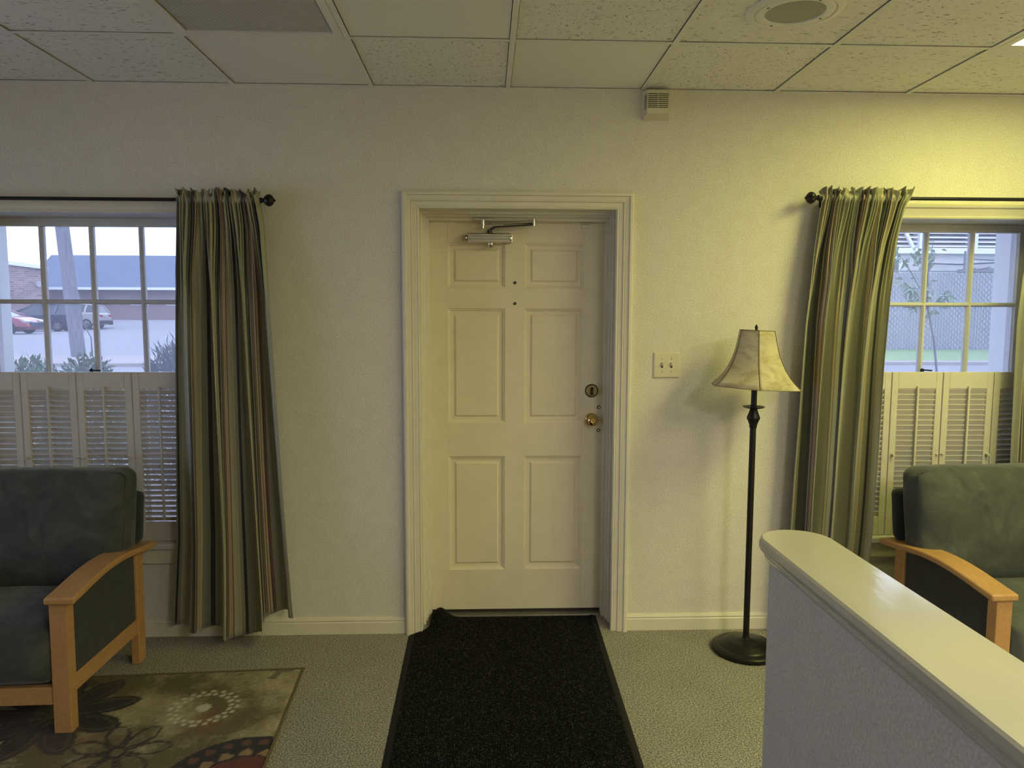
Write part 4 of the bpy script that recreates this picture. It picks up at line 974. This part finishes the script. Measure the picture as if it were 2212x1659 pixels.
def building_far():
    root = thing('shingled_building', (-30, 62, 1.1), 'long brick building with wide grey shingled roof across the lot', 'building')
    MB().prism([(-39.5, 60.5), (10, 60.5), (10, 72), (-45, 72)], 0.9, 3.9, 'xy').build('brick_wall', 'brick_far', root)
    MB().add([(-38.6, 59.6, 3.8), (11, 59.6, 3.8), (-40.3, 66.5, 7.05), (11, 66.5, 7.05), (-43.5, 73, 3.8), (11, 73, 3.8)], [(0, 1, 3, 2), (2, 3, 5, 4), (0, 2, 4), (1, 5, 3), (0, 4, 5, 1)]).build('roof', 'shingle', root)
    MB().box(-38.6, 11, 59.4, 59.62, 3.62, 3.84).build('gutter', 'white_outdoor', root)
    for x in (-29.6, -26.6, -23.5, -20.2):
        wn = MB().box(x - 0.75, x + 0.75, 60.42, 60.52, 2.35, 2.75).build('window', 'white_outdoor', root); MB().box(x - 0.65, x + 0.65, 60.40, 60.44, 2.42, 2.68).build('pane', 'tinted_glass', wn)
    MB().box(-33.2, -32.6, 60.40, 60.52, 1.9, 3.1).build('electric_box', 'galvanised', root)
building_far()
def leaf_blob(c, rad, n, size, rr, narrow=0.45, up=0.0):
    vs = []; fs = []
    for _ in range(n):
        d = Vector((rr.gauss(0, 1), rr.gauss(0, 1), rr.gauss(0, 1))).normalized(); q = rr.uniform(0.62, 1.0)
        p = Vector((c[0] + d.x * rad[0] * q, c[1] + d.y * rad[1] * q, c[2] + d.z * rad[2] * q))
        a = (d + Vector((rr.gauss(0, .6), rr.gauss(0, .6), rr.gauss(0, .6) + up))).normalized(); b = a.cross(Vector((rr.gauss(0, 1), rr.gauss(0, 1), rr.gauss(0, 1)))).normalized()
        s = size * rr.uniform(0.7, 1.3); k = len(vs); nn = a.cross(b)
        vs += [p, p + a * s * 0.5 + b * s * narrow * 0.5 + nn * s * 0.06, p + a * s, p + a * s * 0.5 - b * s * narrow * 0.5 + nn * s * 0.06]; fs.append((k, k + 1, k + 2, k + 3))
    return MB().add(vs, fs)
def bush(name, c, rad, n, size, m, label, cat, group=None, narrow=0.45, up=0.0, base=-0.08, seed=1):
    rr = random.Random(seed); root = thing(name, (c[0], c[1], base), label, cat, group)
    f = leaf_blob(c, rad, n, size, rr, narrow, up).build('foliage', m, root, fix=False); f['kind'] = 'stuff'
    st = MB()
    for i in range(9):
        a = rr.uniform(0, 6.28); st.tube([(c[0], c[1], base), (c[0] + 0.3 * rad[0] * math.cos(a), c[1] + 0.3 * rad[1] * math.sin(a), lerp(base, c[2], .6)), (c[0] + 0.75 * rad[0] * math.cos(a), c[1] + 0.75 * rad[1] * math.sin(a), c[2] + 0.4 * rad[2])], [0.012, 0.008, 0.004], 6)
    st.build('stems', 'bark', root)
GB = 'leafy shrubs under the left window'
bush('leafy_shrub', (-3.52, 2.35, 0.66), (0.28, 0.32, 0.52), 2600, 0.06, 'leaf_hedge', 'low leafy green shrub below the red car view', 'shrub', GB, seed=1)
bush('leafy_shrub', (-2.92, 2.05, 0.70), (0.23, 0.32, 0.52), 2600, 0.06, 'leaf_hedge', 'leafy green shrub in front of the utility pole', 'shrub', GB, seed=2)
bush('spiky_shrub', (-2.16, 1.95, 0.76), (0.30, 0.36, 0.58), 3600, 0.10, 'leaf_spiky', 'taller blue-green shrub with narrow spiky leaves beside the curtain', 'shrub', None, 0.14, 0.5, seed=4)
bush('distant_tree', (-24.5, 80, 7.2), (1.6, 1.6, 1.6), 700, 0.5, 'leaf_tree', 'small tree top peeking above the shingled roof', 'tree', None, 0.6, base=1.1, seed=6)
# unseen porch roofs that cut sky light; the side one is added for it
tag(MB().box(-4.6, 4.8, 0.27, 2.25, 2.90, 3.05).build('porch_roof', 'white_outdoor'), 'white porch ceiling sheltering the front windows', 'porch roof', kind='structure')
tag(MB().box(-6.4, XL - 0.21, -6.2, 0.27, 2.62, 2.75).build('sky_block_roof', 'white_outdoor'), 'unseen roof added to block sky light at the side window', 'porch roof', kind='structure')
# porch columns
def column(cx, cy, hwid, label):
    root = thing('porch_column', (cx, cy, -0.1), label, 'column', 'white porch columns')
    MB().box(cx - hwid, cx + hwid, cy - hwid, cy + hwid, 0.12, 2.75).build('shaft', 'white_outdoor', root, bevel=0.006)
    MB().box(cx - hwid - 0.03, cx + hwid + 0.03, cy - hwid - 0.03, cy + hwid + 0.03, -0.1, 0.12).build('plinth', 'white_outdoor', root, bevel=0.01)
    MB().box(cx - hwid - 0.03, cx + hwid + 0.03, cy - hwid - 0.03, cy + hwid + 0.03, 2.75, 2.9).build('capital', 'white_outdoor', root, bevel=0.01)
column(-3.26, 1.6, 0.07, 'white square porch column at the edge of the cars window')
column(3.70, 1.62, 0.09, 'white square porch column at the edge of the fence window')
# fence
def fence():
    A = Vector((8.0, 18.1, GZ)); 
    x0, x1, y = 6.0, 32.0, 18.4
    root = thing('privacy_fence', (18, y, GZ), 'grey chain link fence with vertical privacy slats beyond the grass', 'fence')
    sl = MB(); x = x0; rr = random.Random(4)
    while x < x1:
        sl.box(x, x + 0.075, y - 0.008 + rr.uniform(-.004, .004), y + 0.008, GZ + 0.03, GZ + 2.36); x += 0.087
    s_ = sl.build('privacy_slats', 'fence_slat', root); s_['kind'] = 'stuff'
    wr = MB(); 
    d = 0.16; k = x0 - 2.4
    while k < x1:
        for sg in (-1, 1):
            a = (k, y - 0.02, GZ + 0.02 if sg > 0 else GZ + 2.40); b = (k + 2.38, y - 0.02, GZ + 2.40 if sg > 0 else GZ + 0.02); wr.bar(a, b, 0.006)
        k += d
    w_ = wr.build('wire_mesh', 'galvanised', root); w_['kind'] = 'stuff'
    for i in range(10):
        xx = lerp(x0, x1, i / 9); MB().tube([(xx, y + 0.03, GZ - 0.1), (xx, y + 0.03, GZ + 2.5)], 0.03, 10).build('post', 'galvanised', root)
    MB().tube([(x0, y, GZ + 2.40), (x1, y, GZ + 2.40)], 0.02, 8).build('top_rail', 'galvanised', root)
fence()
def building_right():
    root = thing('louvred_building', (17, 22.5, GZ), 'white building with horizontal louvres above the fence', 'building')
    MB().box(6, 36, 22.6, 30, GZ, 3.80).build('wall', 'siding', root)
    MB().box(6, 36, 22.35, 22.6, 3.78, 3.98).build('beam', 'white_outdoor', root)
    MB().box(6, 36, 23.2, 30, 3.98, 6.2).build('louvre_backing', 'tinted_glass', root)
    for i in range(14):
        z = 4.02 + i * 0.155; MB().prism([(22.45, z), (22.75, z + 0.085), (22.75, z + 0.125), (22.45, z + 0.04)], 6, 36, 'yz').build('louvre', 'white_outdoor', root)
    for x in (9.0, 12.0, 15.6, 17.55, 21.0, 24.0): MB().box(x - 0.09, x + 0.09, 22.36, 22.78, 3.95, 6.3).build('louvre_post', 'white_outdoor', root)
    MB().bar((14.9, 22.40, 4.7), (15.3, 22.40, 3.98), 0.10).build('louvre_brace', 'white_outdoor', root)
    wn = MB().box(12.6, 15.0, 22.50, 22.62, 1.6, 3.70).build('window', 'white_outdoor', root); MB().box(12.75, 14.85, 22.47, 22.56, 1.7, 3.6).build('pane', 'tinted_glass', wn)
    MB().tube([(15.4, 22.4, 3.45), (17, 22.4, 3.40), (18.5, 22.4, 3.48), (22, 22.4, 3.42)], 0.03, 6).build('cable', 'tinted_glass', root)
building_right()
ac = thing('metal_cabinet', (17.5, 20.4, GZ), 'grey metal equipment cabinet standing behind the fence', 'cabinet')
MB().box(16.0, 18.3, 20.0, 21.0, GZ, 3.12).build('housing', 'galvanised', ac, bevel=0.03); MB().box(16.15, 17.0, 19.97, 20.02, 2.3, 3.02).build('vent', 'tinted_glass', ac)
gt = thing('pipe_frame', (16.6, 19.6, GZ), 'thin galvanised pipe frame rising above the fence', 'pipe frame')
MB().tube([(15.35, 19.6, GZ), (15.35, 19.6, 3.62)], 0.035, 8).build('post', 'galvanised', gt); MB().tube([(15.35, 19.6, 3.38), (19.2, 19.6, 3.22)], 0.025, 8).build('rail', 'galvanised', gt)
MB().tube([(15.35, 19.6, 2.95), (16.2, 19.6, 3.12)], 0.025, 8).build('brace', 'galvanised', gt)
# sapling
def sapling():
    rr = random.Random(12)
    bx, by = 4.10, 3.0
    root = thing('young_tree', (4.14, by, -0.1), 'slender young tree with pale green leaves before the grey fence', 'tree')
    tr_ = [(4.14, by, -0.1), (4.08, by, 0.9), (4.02, by, 1.30), (3.94, by, 1.62), (3.93, by, 1.9), (3.96, by, 2.15)]
    tk = MB().tube(tr_, [0.014, 0.011, 0.009, 0.008, 0.006, 0.003], 8).build('trunk', 'bark', root)
    brs = [((3.94, by, 1.60), (3.80, by - 0.05, 1.72), (3.72, by, 1.82)), ((3.93, by, 1.66), (3.75, by, 1.95), (3.60, by + 0.05, 2.18)), ((3.95, by, 1.60), (4.05, by - 0.05, 1.66), (4.14, by, 1.74)), ((3.93, by, 1.85), (3.88, by, 2.02), (3.80, by, 2.08)), ((3.96, by, 1.58), (3.86, by + 0.04, 1.62), (3.80, by, 1.64))]
    leaf = MB().add([(0, 0, 0), (0.018, 0.022, 0.004), (0.055, 0, -0.004), (0.018, -0.022, 0.004)], [(0, 1, 2, 3)]).mesh('leaf', fix=False); leaf.materials.append(M['leaf_sapling'])
    def put(p):
        q = link('leaf', leaf, None, root); s = rr.uniform(0.7, 1.3); q.scale = (1.25 * s, 0.85 * s, 1.2 * s)
        q.location = (p[0] - root.location.x + rr.gauss(0, .022), p[1] - root.location.y + rr.gauss(0, .022), p[2] - root.location.z + rr.gauss(0, .022)); q.rotation_euler = (rr.uniform(-1.2, 1.2), rr.uniform(-0.3, 1.2), rr.uniform(0, 6.28))
    for b in brs:
        MB().tube(b, [0.005, 0.004, 0.002], 6).build('branch', 'bark', root)
        for k in range(30):
            t = rr.uniform(0.3, 1.05); i = 0 if t < 0.5 else 1; u = t * 2 - i; a, c = Vector(b[i]), Vector(b[i + 1]); put(a.lerp(c, u))
    for k in range(40):
        t = rr.uniform(0, 1); put((3.935 + 0.02 * t, by, lerp(1.66, 2.15, t)))
    for k in range(8): put((3.95, by, 1.56))
sapling()
S.cycles.use_denoising = True
S.cycles.max_bounces = 8; S.cycles.diffuse_bounces = 5; S.cycles.transparent_max_bounces = 16
S.cycles.sample_clamp_indirect = 6.0
